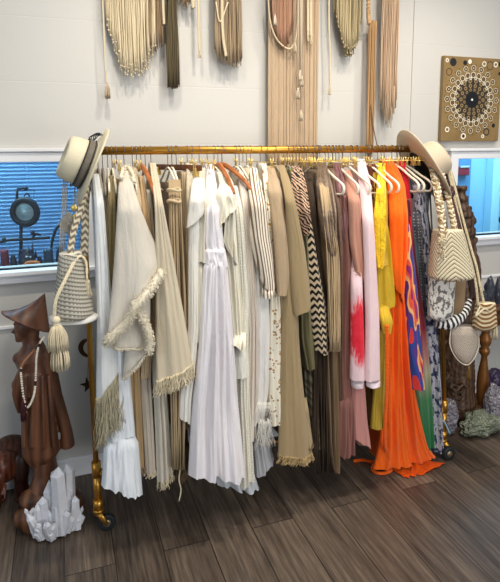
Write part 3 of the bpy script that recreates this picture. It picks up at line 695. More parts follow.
bm = BM(); box(bm, (WX0, -.012, .80), (WX1, 0, .815)); bevel(bm, .003); obj('trim_1', bm, TRIM, smooth=False, kind='structure')
bm = BM(); box(bm, (WX0, -.016, 0), (WX1, 0, .10)); bevel(bm, .004); obj('baseboard_back', bm, TRIM, smooth=False, kind='structure')

def floor_mat():
    s = NT('dark oak planks'); v = s.tc.outputs['Object']
    m = s.new('Mapping', {'Vector': v, 'Rotation': (0, 0, PI/2), 'Location': (.085, .076, 0)}).outputs[0]
    br = s.new('TexBrick', {'Vector': m, 'Color1': (0, 0, 0, 1), 'Color2': (1, 1, 1, 1), 'Mortar': (.5, .5, .5, 1), 'Scale': 1., 'Mortar Size': .0022, 'Mortar Smooth': .1, 'Bias': 0., 'Brick Width': 1.3, 'Row Height': .192}, offset=.42, offset_frequency=2)
    tone = br.outputs['Color']; joint = br.outputs['Fac']
    off = s.new('VectorMath', {0: v, 1: s.new('VectorMath', {0: tone, 1: (7, 13, 0)}, operation='MULTIPLY').outputs[0]}, operation='ADD').outputs[0]
    mp = s.new('Mapping', {'Vector': off, 'Scale': (42, 2.2, 1)}).outputs[0]
    n1 = s.noise(mp, 1.6, 9, .68); mp2 = s.new('Mapping', {'Vector': off, 'Scale': (7, .8, 1)}).outputs[0]; n2 = s.noise(mp2, 1.5, 4, .6)
    kn = s.new('MapRange', {0: s.new('TexVoronoi', {'Vector': s.new('Mapping', {'Vector': off, 'Scale': (5, 1.7, 1)}).outputs[0], 'Scale': 1.}).outputs['Distance'], 1: .03, 2: .13, 3: .6, 4: 0.}).outputs[0]
    f = s.math('ADD', s.math('MULTIPLY', n1, .62), s.math('ADD', s.math('MULTIPLY', n2, .3), s.math('MULTIPLY', s.new('RGBToBW', {0: tone}).outputs[0], .12)))
    col = s.ramp(f, [(.34, (40, 32, 26)), (.46, (68, 57, 48)), (.56, (92, 79, 67)), (.7, (122, 107, 92))])
    col = s.mix(kn, col, lin((30, 22, 18))); col = s.mix(joint, col, lin((36, 30, 26)))
    s.bump(s.math('SUBTRACT', s.math('MULTIPLY', n1, .5), joint), .3, .002)
    return s.set(col=col, rough=s.new('MapRange', {0: n1, 1: .3, 2: .7, 3: .5, 4: .36}).outputs[0], spec=.4)
bm = BM(); box(bm, (WX0, -4.2, -.05), (WX1, 0.1, 0)); obj('floor', bm, floor_mat(), smooth=False, kind='structure')

# rooms seen through the windows
BLUEW = plain('pale blue painted wall', (150, 200, 228), .6, mott=.15, mscale=3)
bm = BM(); box(bm, (-4.5, 2.2, 0), (1.1, 2.3, 3.1)); box(bm, (1.0, .1, 0), (1.1, 2.2, 3.1)); box(bm, (1.1, 1.5, 0), (8.5, 1.6, 3.1)); box(bm, (-4.5, .1, 0), (-4.4, 2.2, 3.1)); box(bm, (8.4, .1, 0), (8.5, 1.6, 3.1))
obj('wall_back', bm, BLUEW, smooth=False, kind='structure')
bm = BM(); box(bm, (-4.5, .1, 2.6), (8.5, 2.3, 2.7)); obj('ceiling', bm, BLUEW, smooth=False, kind='structure')
bm = BM(); box(bm, (-4.5, .1, .3), (8.5, 2.3, .35)); obj('floor', bm, plain('dark back room floor', (60, 66, 74), .6), smooth=False, kind='structure')
# venetian blind
blind = thing('venetian_blind', 'pale blue horizontal slat blind seen through the left window', 'blind', (-.9, .9, 1.0))
SL = plain('pale blue slats', (168, 205, 232), .5)
bm = BM(); zz = .86; ya = .92
while zz < 2.0:
    vs = [bm.verts.new(p) for p in ((-3.2, ya-.010, zz-.008), (.95, ya-.010, zz-.008), (.95, ya+.008, zz+.012), (-3.2, ya+.008, zz+.012))]
    bm.faces.new(vs); zz += .0235
bmesh.ops.solidify(bm, geom=bm.faces[:], thickness=.0012); obj('slats', bm, SL, blind, smooth=False)
bm = BM()
for x in (-1.6, -.9, -.2): tube(bm, [V(x, ya-.014, .86), V(x, ya-.014, 2.)], .0015, 4)
obj('ladder_cord', bm, SL, blind)
BLK = plain('black iron', (20, 22, 28), .5, .3); yb = .42
gong = thing('gong', 'round black rimmed gong with a silvery face on a black stand behind the left window', 'gong', PY(25, 262, yb))
gc = PY(25, 212, yb); px1 = (PY(26, 212, yb)-gc).length
Mg = Matrix.Translation(gc) @ Matrix.Rotation(YAW*-1, 4, 'Z') @ Matrix.Rotation(PI/2, 4, 'X')
bm = BM(); lathe(bm, [(10.3*px1, -.012), (12.5*px1, -.018), (15.5*px1, -.014), (16.5*px1, 0), (15.5*px1, .014), (12.5*px1, .018), (10.3*px1, .012)], seg=48, M=Mg, close=True); obj('rim', bm, BLK, gong)
bm = BM(); lathe(bm, [(.001, .012), (4*px1, .011), (5*px1, .006), (9*px1, .004), (10.6*px1, .0), (10.6*px1, -.006), (.001, -.006)], seg=48, M=Mg)
obj('face', bm, plain('hammered silver', (206, 224, 222), .3, .35, bump=.8, bscale=22, mott=.8, mscale=14, col2=(60, 80, 90)), gong)
bm = BM(); tube(bm, [PY(17, 189, yb+.03), PY(17, 205, yb+.03)], .007, 8); tube(bm, [PY(21, 222, yb+.03), PY(21, 262, yb+.03)], .009, 8); tube(bm, [PY(17, 189, yb+.03), PY(26, 188, yb+.03)], .006, 8); ball(bm, PY(26, 188.5, yb+.03), .012, 2)
tube(bm, [PY(17, 205, yb+.03), PY(15, 212, yb+.03), PY(21, 222, yb+.03)], .006, 8)
tube(bm, [PY(14, 191, yb+.03), PY(35, 190, yb+.03)], .0025, 6); tube(bm, [PY(34, 190, yb+.03), PY(34, 199, yb+.03)], .0012, 5); tube(bm, spline([PY(24, 197, yb), PY(27, 193, yb), PY(30, 197, yb)], 8), .003, 6)
obj('stand', bm, BLK, gong)
bm = BM(); tube(bm, spline([PY(0, 242, yb), PY(10, 240, yb), PY(30, 239, yb), PY(50, 237.5, yb)], 16), .008, 8); tube(bm, [PY(3, 238, yb), PY(6, 242, yb)], .01, 8); tube(bm, spline([PY(32, 239, yb), PY(36, 234, yb), PY(41, 235, yb)], 8), .006, 8); ball(bm, PY(33, 233, yb), .012, 2)
obj('branch_rail', bm, BLK, label='long dark branch lying level behind the left window below the gong', cat='branch')
DK = [plain('dark blue glaze', (30, 36, 52), .3), plain('dull red box', (120, 36, 48), .5), plain('steel blue tin', (70, 88, 104), .35, .6)]
# shelf + clutter behind left window
sy = PY(25, 270, yb).z - .004
bm = BM(); box(bm, (-1.3, .2, sy-.03), (.3, .7, sy)); bevel(bm, .004); obj('shelf', bm, plain('dark shelf board', (34, 40, 52), .5), smooth=False, label='dark shelf board behind the left window carrying pots and tins', cat='shelf')
def pot(px0, px1_, py0, name, label, cat, m, yy, prof=None):
    a_, b_ = PY(px0, 268, yy), PY(px1_, 268, yy); r = (b_.x-a_.x)/2*.95; h = PY(px0, py0, yy).z-sy; bm = BM()
    P = prof or [(.6, 0), (.95, .2), (1, .5), (.8, .8), (.55, .9), (.7, 1.)]
    lathe(bm, [(.001, 0)] + [(r*q, h*t) for q, t in P] + [(r*.45, h*.98), (.001, h*.7)], ((a_.x+b_.x)/2, yy, sy), 28); return obj(name, bm, m, label=label, cat=cat)
dp = pot(18, 37, 250, 'spiked_pot', 'black pot with upright spikes behind the left window', 'pot', DK[0], .36)
bm = BM()
for x, y in ((20, 246), (24, 249), (29, 247), (33, 243), (36, 250)): tube(bm, [PY(x, 258, .36), PY(x-.5, y, .36)], lambda t: .009-.007*t, 6)
obj('spike', bm, DK[0], dp)
for x in (26.5, 30.5):
    bm = BM(); ball(bm, PY(x, 257, .295), .005, 2); obj('white_bead', bm, plain('white bead', (210, 220, 220), .3), dp)
for a_, b_, t_, nm, lb, ct, m in ((1, 10, 250, 'red_tin', 'dull red tin at the far left on the shelf behind the window', 'tin', DK[1]), (10, 18, 255, 'small_pot', 'small dark round pot between red tin and spiked pot', 'pot', DK[0]),
                              (44, 54, 249, 'metal_cup', 'steel blue ribbed cup behind the left window beside the curved wire', 'cup', DK[2]), (36, 44, 257, 'small_pot', 'low dark pot between spiked pot and steel cup', 'pot', DK[0]), (56, 66, 247, 'vase', 'dark vase behind the left window next to the woven bag', 'vase', DK[0])):
    pot(a_, b_, t_, nm, lb, ct, m, .36 if a_ != 36 else .40, [(.9, 0), (1, .3), (1, .9), (1, 1)] if 'tin' in nm or 'cup' in nm else None)
bm = BM(); tube(bm, spline([PY(24, 267, .27), PY(27, 263.5, .27), PY(32, 262.5, .27), PY(38, 263, .27), PY(39, 267, .27)], 16), .010, 8, flat=.6); obj('red_ribbon', bm, plain('red gold ribbon', (190, 50, 40), .4, mott=.6, mscale=20, col2=(220, 180, 60)), label='red and gold ribbon roll at the front of the shelf behind the left window', cat='ribbon')
bm = BM(); tube(bm, spline([PY(51, 250, .4), PY(53, 238, .4), PY(57, 228, .4), PY(63, 224, .4), PY(70, 230, .4)], 16), .007, 8); obj('curved_pipe', bm, BLK, label='curved black pipe arching behind the left window', cat='pipe')
# right window room
bm = BM(); p0, p1 = PY(458.5, 161, 1.49), PY(464, 175, 1.49)
box(bm, (p0.x-.03, 1.44, p1.z), (p1.x+.02, 1.5, p0.z-.05)); bevel(bm, .006)
fa = obj('fire_alarm_box', bm, plain('dark red box', (150, 36, 50), .4), label='dark red wall box seen through the right window', cat='alarm box')
bm = BM(); box(bm, (p0.x-.02, 1.43, p1.z+.09), (p1.x+.01, 1.45, p0.z-.06)); obj('label_plate', bm, plain('pale plate', (200, 215, 225), .4), fa, smooth=False)
bm = BM(); p0, p1 = PY(457, 158, 1.52), PY(469, 236, 1.52); box(bm, (p0.x-.2, 1.485, .4), (PY(469, 200, 1.49).x, 1.5, 2.5)); obj('door_1', bm, plain('darker blue door', (88, 140, 176), .5), smooth=False, kind='structure')
bm = BM(); box(bm, (PY(488, 200, 1.45).x, 1.40, .4), (PY(496, 200, 1.45).x, 1.5, 2.6)); bevel(bm, .01); obj('trim_2', bm, plain('cyan white post', (190, 236, 246), .5), smooth=False, kind='structure')
p = PY(498, 234, .5); tt = PY(496, 216, .5)
ch = thing('office_chair', 'dark chair partly seen at the right edge through the right window', 'chair', (p.x+.06, .5, .35))
bm = BM(); ball(bm, (p.x+.05, .5, tt.z-.03), .05, 3, (1, .4, .8)); obj('backrest', bm, DK[0], ch)
bm = BM(); ball(bm, (p.x+.05, .46, p.z+.01), .06, 3, (1.1, 1, .4)); obj('seat', bm, DK[0], ch)
bm = BM(); tube(bm, [V(p.x+.05, .47, .35), V(p.x+.05, .47, p.z)], .015, 10); tube(bm, [V(p.x+.05, .47, p.z), V(p.x+.05, .52, tt.z-.03)], .01, 8); obj('column', bm, BLK, ch)

# ------------------------------------------------------------------ wall hangings (tops are above the picture)
TOPZ = 2.78
def cord(col, n='cord'): return plain('%s %d %d %d' % ((n,) + col), col, .92, bump=.6, bscale=400)
CRC, OLC, BRC, PKC2, TNC, NAC = cord((216, 200, 166)), cord((94, 82, 56)), cord((146, 120, 90)), cord((176, 134, 106)), cord((196, 158, 110)), cord((196, 176, 148))
DOW = wood('driftwood dowel', (150, 120, 88), (104, 80, 56), .6, (1.6, 14, 14))
def hanging(label, x0, x1, group='macrame wall hangings'):
    a_, b_ = PY(x0, 5, -.06).x, PY(x1, 5, -.06).x
    r = thing('macrame_hanging', label, 'wall hanging', ((a_+b_)/2, -.05, TOPZ))
    bm = BM(); tube(bm, [V(a_-.04, -.045, TOPZ), V(b_+.04, -.045, TOPZ)], .011, 10)
    obj('dowel', bm, DOW, r); return r
def drape(root, mat, xs, bottoms, n, y=-.06, r=.0023, name='fringe', wig=.003, depth=.012, seg=10, top=TOPZ, knots=False, jit=.03, taper=1.):
    """n cords from the dowel down to a polyline of pixel bottoms"""
    bm = BM(); x0, x1 = xs
    n = int(n*1.35)
    for i in range(n):
        t = (i+random.uniform(.1, .9))/n; px = x0+(x1-x0)*t; cxx = PY((x0+x1)/2, 40, y).x
        k = t*(len(bottoms)-1); j = min(int(k), len(bottoms)-2); py = bottoms[j]+(bottoms[j+1]-bottoms[j])*(k-j)
        yy = y+random.uniform(-depth, depth); q = PY(px, py, yy); L = (top-q.z)*random.uniform(1-jit, 1+jit)
        ph = random.random()*6.28; pts = [V(cxx+(q.x-cxx)*(taper+(1-taper)*min(1, max(0, (s-.3)/.5)))+wig*math.sin(ph+s*5), yy+wig*.7*math.cos(ph+s*4), top-L*s) for s in [m/seg for m in range(seg+1)]]
        tube(bm, pts, r, 5)
        if knots: ball(bm, pts[-1], r*1.5, 1, (1, 1, 1.8))
    return obj(name, bm, mat, root)
h1 = hanging('cream macrame hanging with a rounded fringe, leftmost above the rack', 100, 160)
drape(h1, CRC, (107, 156), [22, 45, 66, 70, 69, 62, 40], 75, knots=True, wig=.004, jit=.05)
drape(h1, cord((206, 188, 152)), (106, 152), [18, 34, 52, 60, 56, 50], 40, -.045)
drape(h1, BRC, (150, 163), [46, 48, 42], 22, -.06, name='brown_fringe'); bm = BM()
braid(bm, [V(PY(103, 5, -.06).x, -.06, TOPZ), PY(103, 10, -.06), PY(105, 60, -.06), PY(107, 84, -.06)], .002, .0022, .03, .6, 5); obj('rope', bm, CRC, h1)
bm = BM(); tassel(bm, PY(107, 82, -.06), .075, .014, 40, .0018, .005); obj('tassel', bm, NAC, h1)
bm = BM(); braid(bm, [V(PY(163, 5, -.07).x, -.07, TOPZ), PY(163, 0, -.07), PY(164, 24, -.07)], .004, .0035, .03, .6, 5); obj('rope', bm, CRC, h1)
h2 = hanging('dark olive macrame tassel hanging just right of the cream rounded fringe', 165, 177)
drape(h2, OLC, (168, 179), [86, 88, 86], 45, -.065, .0024, wig=.004, depth=.016, name='tassel', jit=.01, taper=.55)
h3 = hanging('macrame hanging with short brown ends and one long cream braid', 180, 204)
drape(h3, BRC, (180, 192), [3, 5, 3], 18, -.06, name='fringe')
for i, (xx, yy) in enumerate(((193, 7), (199, 57))):
    bm = BM(); braid(bm, [V(PY(xx-1, 5, -.065).x, -.065, TOPZ), PY(xx-.5, 0, -.065), PY(xx+.5, yy-6, -.065)], .0045, .0036, .03, .6, 5); strands(bm, [PY(xx+.5+random.uniform(-1, 1), yy-7, -.065) for _ in range(16)], .035, .0016, 3, .003); obj('braid', bm, CRC, h3)
h4 = hanging('full taupe cream macrame tassel cluster left of the tall net panel', 213, 244)
drape(h4, cord((168, 146, 116)), (215, 242), [52, 58, 62, 63, 60], 65, -.065, .0026, wig=.004, depth=.018, name='fringe', taper=.8, jit=.04)
bm = BM(); braid(bm, [V(PY(222, 5, -.09).x, -.09, TOPZ), PY(222, 0, -.09), PY(223, 35, -.09), PY(226, 56, -.09)], .005, .004, .032, .6, 5); obj('braid', bm, CRC, h4)
bm = BM(); tube(bm, spline([PY(216, 2, -.09), PY(220, 22, -.09), PY(228, 2, -.09)], 10), .004, 6); obj('swag_cord', bm, CRC, h4)
h5 = hanging('tall beige macrame panel hanging down behind the brass rod', 265, 320)
drape(h5, cord((190, 166, 136)), (268.5, 317), [165, 178, 178, 165], 95, -.05, .0032, wig=.0012, depth=.006, name='panel', seg=14)
drape(h5, PKC2, (272, 294), [16, 38, 46, 42, 20], 55, -.085, .003, wig=.002, depth=.012, name='dark_fringe')
bm = BM(); braid(bm, [PY(268, -5, -.09), PY(270, 20, -.09), PY(276, 38, -.09), PY(286, 48, -.09), PY(293, 46, -.09), PY(297, 30, -.09), PY(298, -5, -.09)], .003, .0028, .018, .6, 5); obj('neckline_braid', bm, cord((206, 186, 154)), h5)
for xx, yy in ((275, 22), (295, 50), (300, 78), (302, 84), (298, 96), (301, 118)):
    bm = BM(); P0 = PY(xx, yy-8, -.10); tube(bm, [V(P0.x-.003, -.10, TOPZ), P0], .0018, 5); tassel(bm, P0, .055, .009, 26, .0014, .0045); obj('tassel', bm, cord((228, 214, 188)), h5)
for xx, yy in ((308, 40), (311, 44)):
    bm = BM(); braid(bm, [V(PY(xx-1, 5, -.09).x, -.09, TOPZ), PY(xx, yy-8, -.09)], .0045, .0035, .03, .6, 5); strands(bm, [PY(xx+random.uniform(-1, 1), yy-8, -.09) for _ in range(14)], .045, .0016, 3, .003); obj('braid', bm, CRC, h5)
h6 = hanging('olive and cream macrame hanging with tasselled tips right of the beige panel', 326, 362)
drape(h6, cord((140, 126, 88)), (334, 362), [8, 30, 52, 54, 44, 14], 55, -.06, .0027, knots=True)
drape(h6, cord((196, 178, 138)), (336, 360), [12, 40, 50, 50, 40], 22, -.085, .0025, name='cream_fringe', knots=True)
bm = BM(); braid(bm, [V(PY(328, 5, -.06).x, -.06, TOPZ), PY(329, 20, -.06), PY(330, 50, -.06), PY(330, 88, -.06)], .003, .003, .022, .6, 5); strands(bm, [PY(330+random.uniform(-1, 1), 86, -.06) for _ in range(12)], .045, .0015, 3, .003); obj('rope', bm, CRC, h6)
h7 = hanging('long twisted tan rope hanging reaching the brass rod', 366, 374)
bm = BM(); braid(bm, [V(PY(369, 5, -.07).x, -.07, TOPZ), PY(368.5, 2, -.07), PY(369, 24, -.07)], .006, .0065, .045, 1., 6, 2); obj('twisted_rope', bm, TNC, h7)
drape(h7, cord((176, 138, 94)), (366, 373), [150, 156, 150], 16, -.062, .0036, wig=.0012, name='rope_ends', depth=.008, seg=14, top=PY(369, 20, -.07).z)
bm = BM(); tube(bm, spline([PY(371, 105, -.08), PY(373, 125, -.08), PY(378, 150, -.08)], 8), .003, 6); obj('loose_cord', bm, cord((120, 92, 64)), h7)
h8 = hanging('cream pink long fringe hanging nearest the right hat', 378, 398)
drape(h8, cord((214, 192, 158)), (380, 396), [92, 118, 122, 100], 38, -.06, .0024, wig=.004, depth=.014, jit=.06)
drape(h8, cord((206, 176, 146)), (380, 397), [80, 110, 105, 92], 18, -.08, .002, name='pink_fringe', wig=.004, jit=.08)

# mandala canvas
p0, p1 = PY(444, 55.5, -.03), PY(497.5, 141.2, -.03)
def art_mat():
    s = NT('mandala canvas'); g = s.tc.outputs['Generated']; sp = s.new('SeparateXYZ', {0: g}); asp = (p0.z-p1.z)/(p1.x-p0.x)
    x = s.math('SUBTRACT', sp.outputs[0], .5); y = s.math('MULTIPLY', s.math('SUBTRACT', sp.outputs[2], .5), asp)
    r = s.math('SQRT', s.math('ADD', s.math('MULTIPLY', x, x), s.math('MULTIPLY', y, y))); th = s.math('ARCTAN2', y, x)
    gold = s.mix(s.noise(g, 6, 4), lin((152, 124, 76)), lin((112, 88, 50))); col = gold
    dark, cream = lin((20, 16, 14)), lin((232, 222, 196))
    def band(lo, hi): return s.math('MULTIPLY', s.math('GREATER_THAN', r, lo), s.math('LESS_THAN', r, hi))
    def rings(n, r0, rad, wid=None, phase=0.):
        # circles of radius rad repeated n times around at distance r0
        a_ = s.math('SUBTRACT', s.math('FRACT', s.math('ADD', s.math('MULTIPLY', th, n/(2*PI)), phase+10.)), .5)
        ax = s.math('MULTIPLY', a_, 2*PI*r0/n); dx = ax; dy = s.math('SUBTRACT', r, r0)
        d = s.math('SQRT', s.math('ADD', s.math('MULTIPLY', dx, dx), s.math('MULTIPLY', dy, dy)))
        if wid is None: return s.math('LESS_THAN', d, rad)
        return s.math('LESS_THAN', s.math('ABSOLUTE', s.math('SUBTRACT', d, rad)), wid)
    col = s.mix(s.math('LESS_THAN', r, .30), col, lin((46, 38, 28)))
    for n, r0, rad, w, c, ph in ((16, .255, .03, None, (142, 118, 76), 0), (16, .255, .012, None, (20, 16, 14), 0), (14, .19, .026, None, (150, 124, 80), .5), (14, .19, .012, None, (18, 14, 12), .5),
                             (12, .135, .02, None, (140, 116, 74), 0), (12, .135, .009, None, (18, 14, 12), 0),
                             (22, .335, .036, .0045, (220, 208, 180), 0), (22, .335, .022, .007, (60, 44, 26), 0), (44, .335, .008, None, (30, 22, 16), .5), (20, .425, .036, .004, (214, 202, 174), .5), (20, .425, .026, .006, (22, 18, 14), .5),
                             (20, .425, .007, None, (214, 202, 174), .5), (60, .39, .006, None, (28, 20, 16), 0), (40, .47, .008, None, (24, 18, 14), 0), (22, .29, .016, .005, (232, 222, 196), .5)):
        col = s.mix(rings(n, r0, rad, w, ph), col, lin(c))
    star = s.math('ADD', .095, s.math('MULTIPLY', s.math('ABSOLUTE', s.math('SINE', s.math('MULTIPLY', th, 12.))), .022))
    col = s.mix(s.math('LESS_THAN', r, star), col, lin((8, 8, 12)))
    col = s.mix(s.math('LESS_THAN', r, .016), col, lin((230, 230, 225)))
    def spot(cx, cy, rad, c, w=None):
        nonlocal col
        dx = s.math('SUBTRACT', x, cx); dy = s.math('SUBTRACT', y, cy); d = s.math('SQRT', s.math('ADD', s.math('MULTIPLY', dx, dx), s.math('MULTIPLY', dy, dy)))
        col = s.mix(s.math('LESS_THAN', s.math('ABSOLUTE', s.math('SUBTRACT', d, rad)), w) if w else s.math('LESS_THAN', d, rad), col, lin(c))
    hy = asp/2
    for cx, cy, rad, c, w in ((-.35, hy-.08, .055, (30, 28, 26), None), (-.15, hy-.08, .034, (28, 24, 22), None), (-.07, hy-.06, .03, (236, 230, 214), None), (.28, hy-.1, .055, (60, 44, 26), .006), (.38, hy-.08, .03, (226, 220, 200), .008),
                          (.47, hy-.07, .04, (24, 22, 22), None), (-.41, hy-.21, .045, (60, 44, 26), .006), (.18, hy-.08, .03, (230, 222, 200), .007), (-.45, hy-.06, .02, (236, 230, 214), .006),
                          (.28, -hy+.13, .045, (40, 32, 26), .009), (.40, -hy+.22, .03, (24, 20, 18), None), (-.12, -hy+.07, .035, (236, 230, 214), .008), (-.12, -hy+.07, .018, (24, 20, 18), None), (-.4, -hy+.16, .03, (236, 230, 214), .007),
                          (.22, -hy+.07, .02, (236, 230, 214), .007), (.46, hy-.2, .025, (24, 20, 18), None)): spot(cx, cy, rad, c, w)
    s.bump(s.noise(g, 120, 2), .15, .002)
    return s.set(col=col, rough=.5)
bm = BM(); box(bm, (p0.x, -.034, p1.z), (p1.x, -.008, p0.z)); bevel(bm, .002)
cv = obj('canvas_painting', bm, art_mat(), smooth=False, label='gold canvas painted with a dark dotted mandala above the right window', cat='painting')

# ------------------------------------------------------------------ hats
def axes(ax, up=V(0, 0, 1)):
    z = ax.normalized(); x = up.cross(z).normalized(); y = z.cross(x)
    return Matrix((x, y, z)).transposed().to_4x4()
def hat(name, label, center, ax, brim_r, crown_r, crown_h, m, bandm, curl=.02, pinch=.02, bandh=.03, oval=1.15, cordm=None):
    M = Matrix.Translation(center) @ axes(ax)
    root = thing(name, label, 'hat', center)
    seg = 64
    def ringpt(r, z, a, k):
        q = Vector((r*oval*math.cos(a), r*math.sin(a), z))
        if k == 'brim': q.z += curl*(math.sin(a)**2)*((r-crown_r)/(brim_r-crown_r))**2
        if k == 'crown': q.z -= pinch*(1-min(1, abs(math.sin(a))*r/crown_r*1.6))*(0 if r > crown_r*.75 else 1)
        return M @ q
    def surf(prof, bm):
        rings = [[bm.verts.new(ringpt(r, z, 2*PI*i/seg, k)) for i in range(seg)] for r, z, k in prof]
        for A, B in zip(rings, rings[1:]):
            for i in range(seg): bm.faces.new((A[i], A[(i+1) % seg], B[(i+1) % seg], B[i]))
        return rings
    c, h = crown_r, crown_h
    prof = [(c*.94, .0, 'x'), (c+.004, -.003, 'brim'), (brim_r*.8, -.004, 'brim'), (brim_r-.002, -.004, 'brim'), (brim_r, 0, 'brim'), (brim_r-.002, .003, 'brim'), (brim_r*.8, .002, 'brim'), (c+.006, .003, 'brim'), (c, .01, 'x'), (c*.985, h*.35, 'x'), (c*.95, h*.72, 'x'), (c*.9, h*.9, 'x'), (c*.8, h*.985, 'x'), (c*.68, h, 'crown'), (c*.4, h*.99, 'crown'), (.002, h*.98, 'crown')]
    bm = BM(); R_ = surf(prof, bm); bm.faces.new(R_[-1])
    R2 = surf([(c*.94, .0, 'x'), (c*.93, h*.5, 'x'), (c*.8, h*.9, 'x'), (.002, h*.9, 'x')], bm); bmesh.ops.remove_doubles(bm, verts=bm.verts[:], dist=.0004)
    obj('hat_body', bm, m, root)
    bm = BM(); surf([(c+.0035, .006, 'x'), (c+.0045, .008, 'x'), (c+.0035, bandh, 'x'), (c*.98, bandh+.002, 'x')], bm); obj('hat_band', bm, bandm, root)
    if cordm:
        bm = BM()
        for zc in (.012, bandh+.004):
            tube(bm, [M @ V((c+.007)*oval*math.cos(a), (c+.007)*math.sin(a), zc) for a in [i*2*PI/48 for i in range(49)]], .0022, 6)
        for q in range(5):
            a0 = 1.55+q*.12; tube(bm, spline([M @ V((c+.007)*oval*math.cos(a0), (c+.007)*math.sin(a0), .02), M @ V((c+.03)*oval*math.cos(a0+.1), (c+.03)*math.sin(a0+.1), .012+.006*q), M @ V((c+.02)*oval*math.cos(a0-.25), (c+.04)*math.sin(a0-.25), .004+.004*q)], 8), .002, 5)
        obj('hat_cord', bm, cordm, root)
    return root, M
right = V(math.cos(YAW), -math.sin(YAW), 0); toward = V(-math.sin(YAW), -math.cos(YAW), 0); up = V(0, 0, 1)
STRAW = plain('pale straw', (214, 204, 174), .75, bump=.6, bscale=260, mott=.25, mscale=6, col2=(170, 156, 120))
def lbasis(px, py):
    v = Vector(ray(px, py)).normalized(); r_ = v.cross(up).normalized(); return r_, r_.cross(v), -v
c = PY(90, 166, RY-.07); hr, hu, ht = lbasis(90, 166)
hat('straw_hat', 'pale straw hat with dark cord hanging on the left end of the rod', c, (hr*-.91 + hu*.40 + ht*.10), .158, .090, .105, STRAW, plain('grey woven band', (120, 112, 98), .8, bump=.8, bscale=160, mott=.6, mscale=50), curl=-.012, pinch=.025, cordm=plain('black cord', (24, 24, 28), .7), oval=1.06, bandh=.034)
FELT = plain('beige felt', (198, 182, 156), .8, bump=.25, bscale=300, mott=.2, mscale=8, col2=(160, 142, 116))
c = PY(421, 168, RY-.03); hr, hu, ht = lbasis(424, 162)
hat('felt_hat', 'beige felt wide brimmed hat hanging on the right end of the rod', c, (hr*.80 + hu*.56 + ht*-.30), .205, .094, .12, FELT, plain('tan felt band', (176, 150, 118), .8), curl=.02, pinch=.03, oval=1.08, bandh=.022)

# ------------------------------------------------------------------ bags
def pouch(bm, center, wx, wy, h, top=.8, bot=1., taper=.12, seg=40, rows=26, round_=.35, wav=0., lean=0.):
    """soft bag body: superellipse rings; center is the middle of its bottom"""
    uvl = bm.loops.layers.uv.verify(); rings = []; M = Matrix.Translation(center) @ Matrix.Rotation(-YAW, 4, 'Z')
    for i in range(rows+1):
        t = i/rows; k = bot + (top-bot)*t
        e = 1-(max(0, 1-t/round_)**2.2)*.75 if t < round_ else 1.
        if t > .93: e *= .96
        ring = []
        for j in range(seg):
            a = 2*PI*j/seg; ca, sa = math.cos(a), math.sin(a)
            x = wx/2*k*e*math.copysign(abs(ca)**.8, ca); y = wy/2*(1-t*.35)*e*math.copysign(abs(sa)**.9, sa)
            ring.append(bm.verts.new(M @ V(x + lean*t, y, h*t + wav*math.sin(a*3)*t)))
        rings.append(ring)
    for i in range(rows):
        for j in range(seg):
            f = bm.faces.new((rings[i][j], rings[i][(j+1) % seg], rings[i+1][(j+1) % seg], rings[i+1][j]))
            for lp, (jj, ii) in zip(f.loops, ((j, i), (j+1, i), (j+1, i+1), (j, i+1))): lp[uvl].uv = (jj/seg*(wx+wy)*1.6, ii/rows*h)
    bm.faces.new(rings[0][::-1]); bm.faces.new(rings[-1])
def bag(name, label, cat, mat, px, py_bot, py_top, wpx, Y, depth=.09, **kw):
    b = PY(px, py_bot, Y); t_ = PY(px, py_top, Y); w = (PY(px+wpx/2, py_bot, Y)-PY(px-wpx/2, py_bot, Y)).dot(right)
    root = thing(name, label, cat, b); bm = BM(); pouch(bm, b, abs(w), depth, t_.z-b.z, **kw); obj('bag_body', bm, mat, root); return root
# left: striped bucket bag
yb_ = RY-.16
def weave_mat(name, a_, b_, scale, kind='stripes'):
    s = NT(name); uv = s.tc.outputs['UV']; sp = s.new('SeparateXYZ', {0: uv}); U, Vv = sp.outputs[0], sp.outputs[1]
    if kind == 'stripes':
        q = s.math('ADD', s.math('MULTIPLY', Vv, scale), s.math('MULTIPLY', U, scale*.18))
        w = s.math('FRACT', q); f = s.math('GREATER_THAN', s.math('ADD', w, s.math('MULTIPLY', s.math('SINE', s.math('MULTIPLY', U, 420.)), .14)), .52)
        h = s.math('MULTIPLY', s.math('PINGPONG', q, .5), 1.)
    elif kind == 'cable':
        tri = s.math('PINGPONG', s.math('MULTIPLY', U, scale*1.1), 4.)
        q = s.math('ADD', s.math('MULTIPLY', Vv, scale), tri); f = s.math('GREATER_THAN', s.math('FRACT', q), .72); h = s.math('PINGPONG', q, .5)
    elif kind == 'wave':
        q = s.math('ADD', s.math('MULTIPLY', Vv, scale), s.math('MULTIPLY', s.math('SINE', s.math('MULTIPLY', U, 62.)), .45)); f = s.math('GREATER_THAN', s.math('FRACT', q), .5); h = s.math('PINGPONG', q, .5)
    h = s.math('ADD', h, s.math('MULTIPLY', s.noise(uv, 300, 2), .4)); s.bump(h, .9, .006)
    return s.set(col=s.mix(f, lin(a_), lin(b_)), rough=.9, spec=.15)
STRB = weave_mat('grey cream striped weave', (212, 206, 188), (112, 108, 98), 66)
lb = bag('bucket_bag', 'grey and cream striped woven bucket bag hanging at the left end of the rack', 'bag', STRB, 74, 318, 252, 44, yb_, .16, top=.52, bot=1., round_=.06)
bt = PY(74, 318, yb_)
bm = BM(); pouch(bm, bt+V(0, 0, -.016), .178, .155, .028, top=1., bot=.96, round_=.5, rows=6); obj('bag_base', bm, plain('white canvas base', (206, 204, 196), .8), lb)
top = PY(73, 253, yb_)
STRAPM = cloth('grey cream strap', (206, 194, 166), 'chevron', (112, 104, 90), 40)
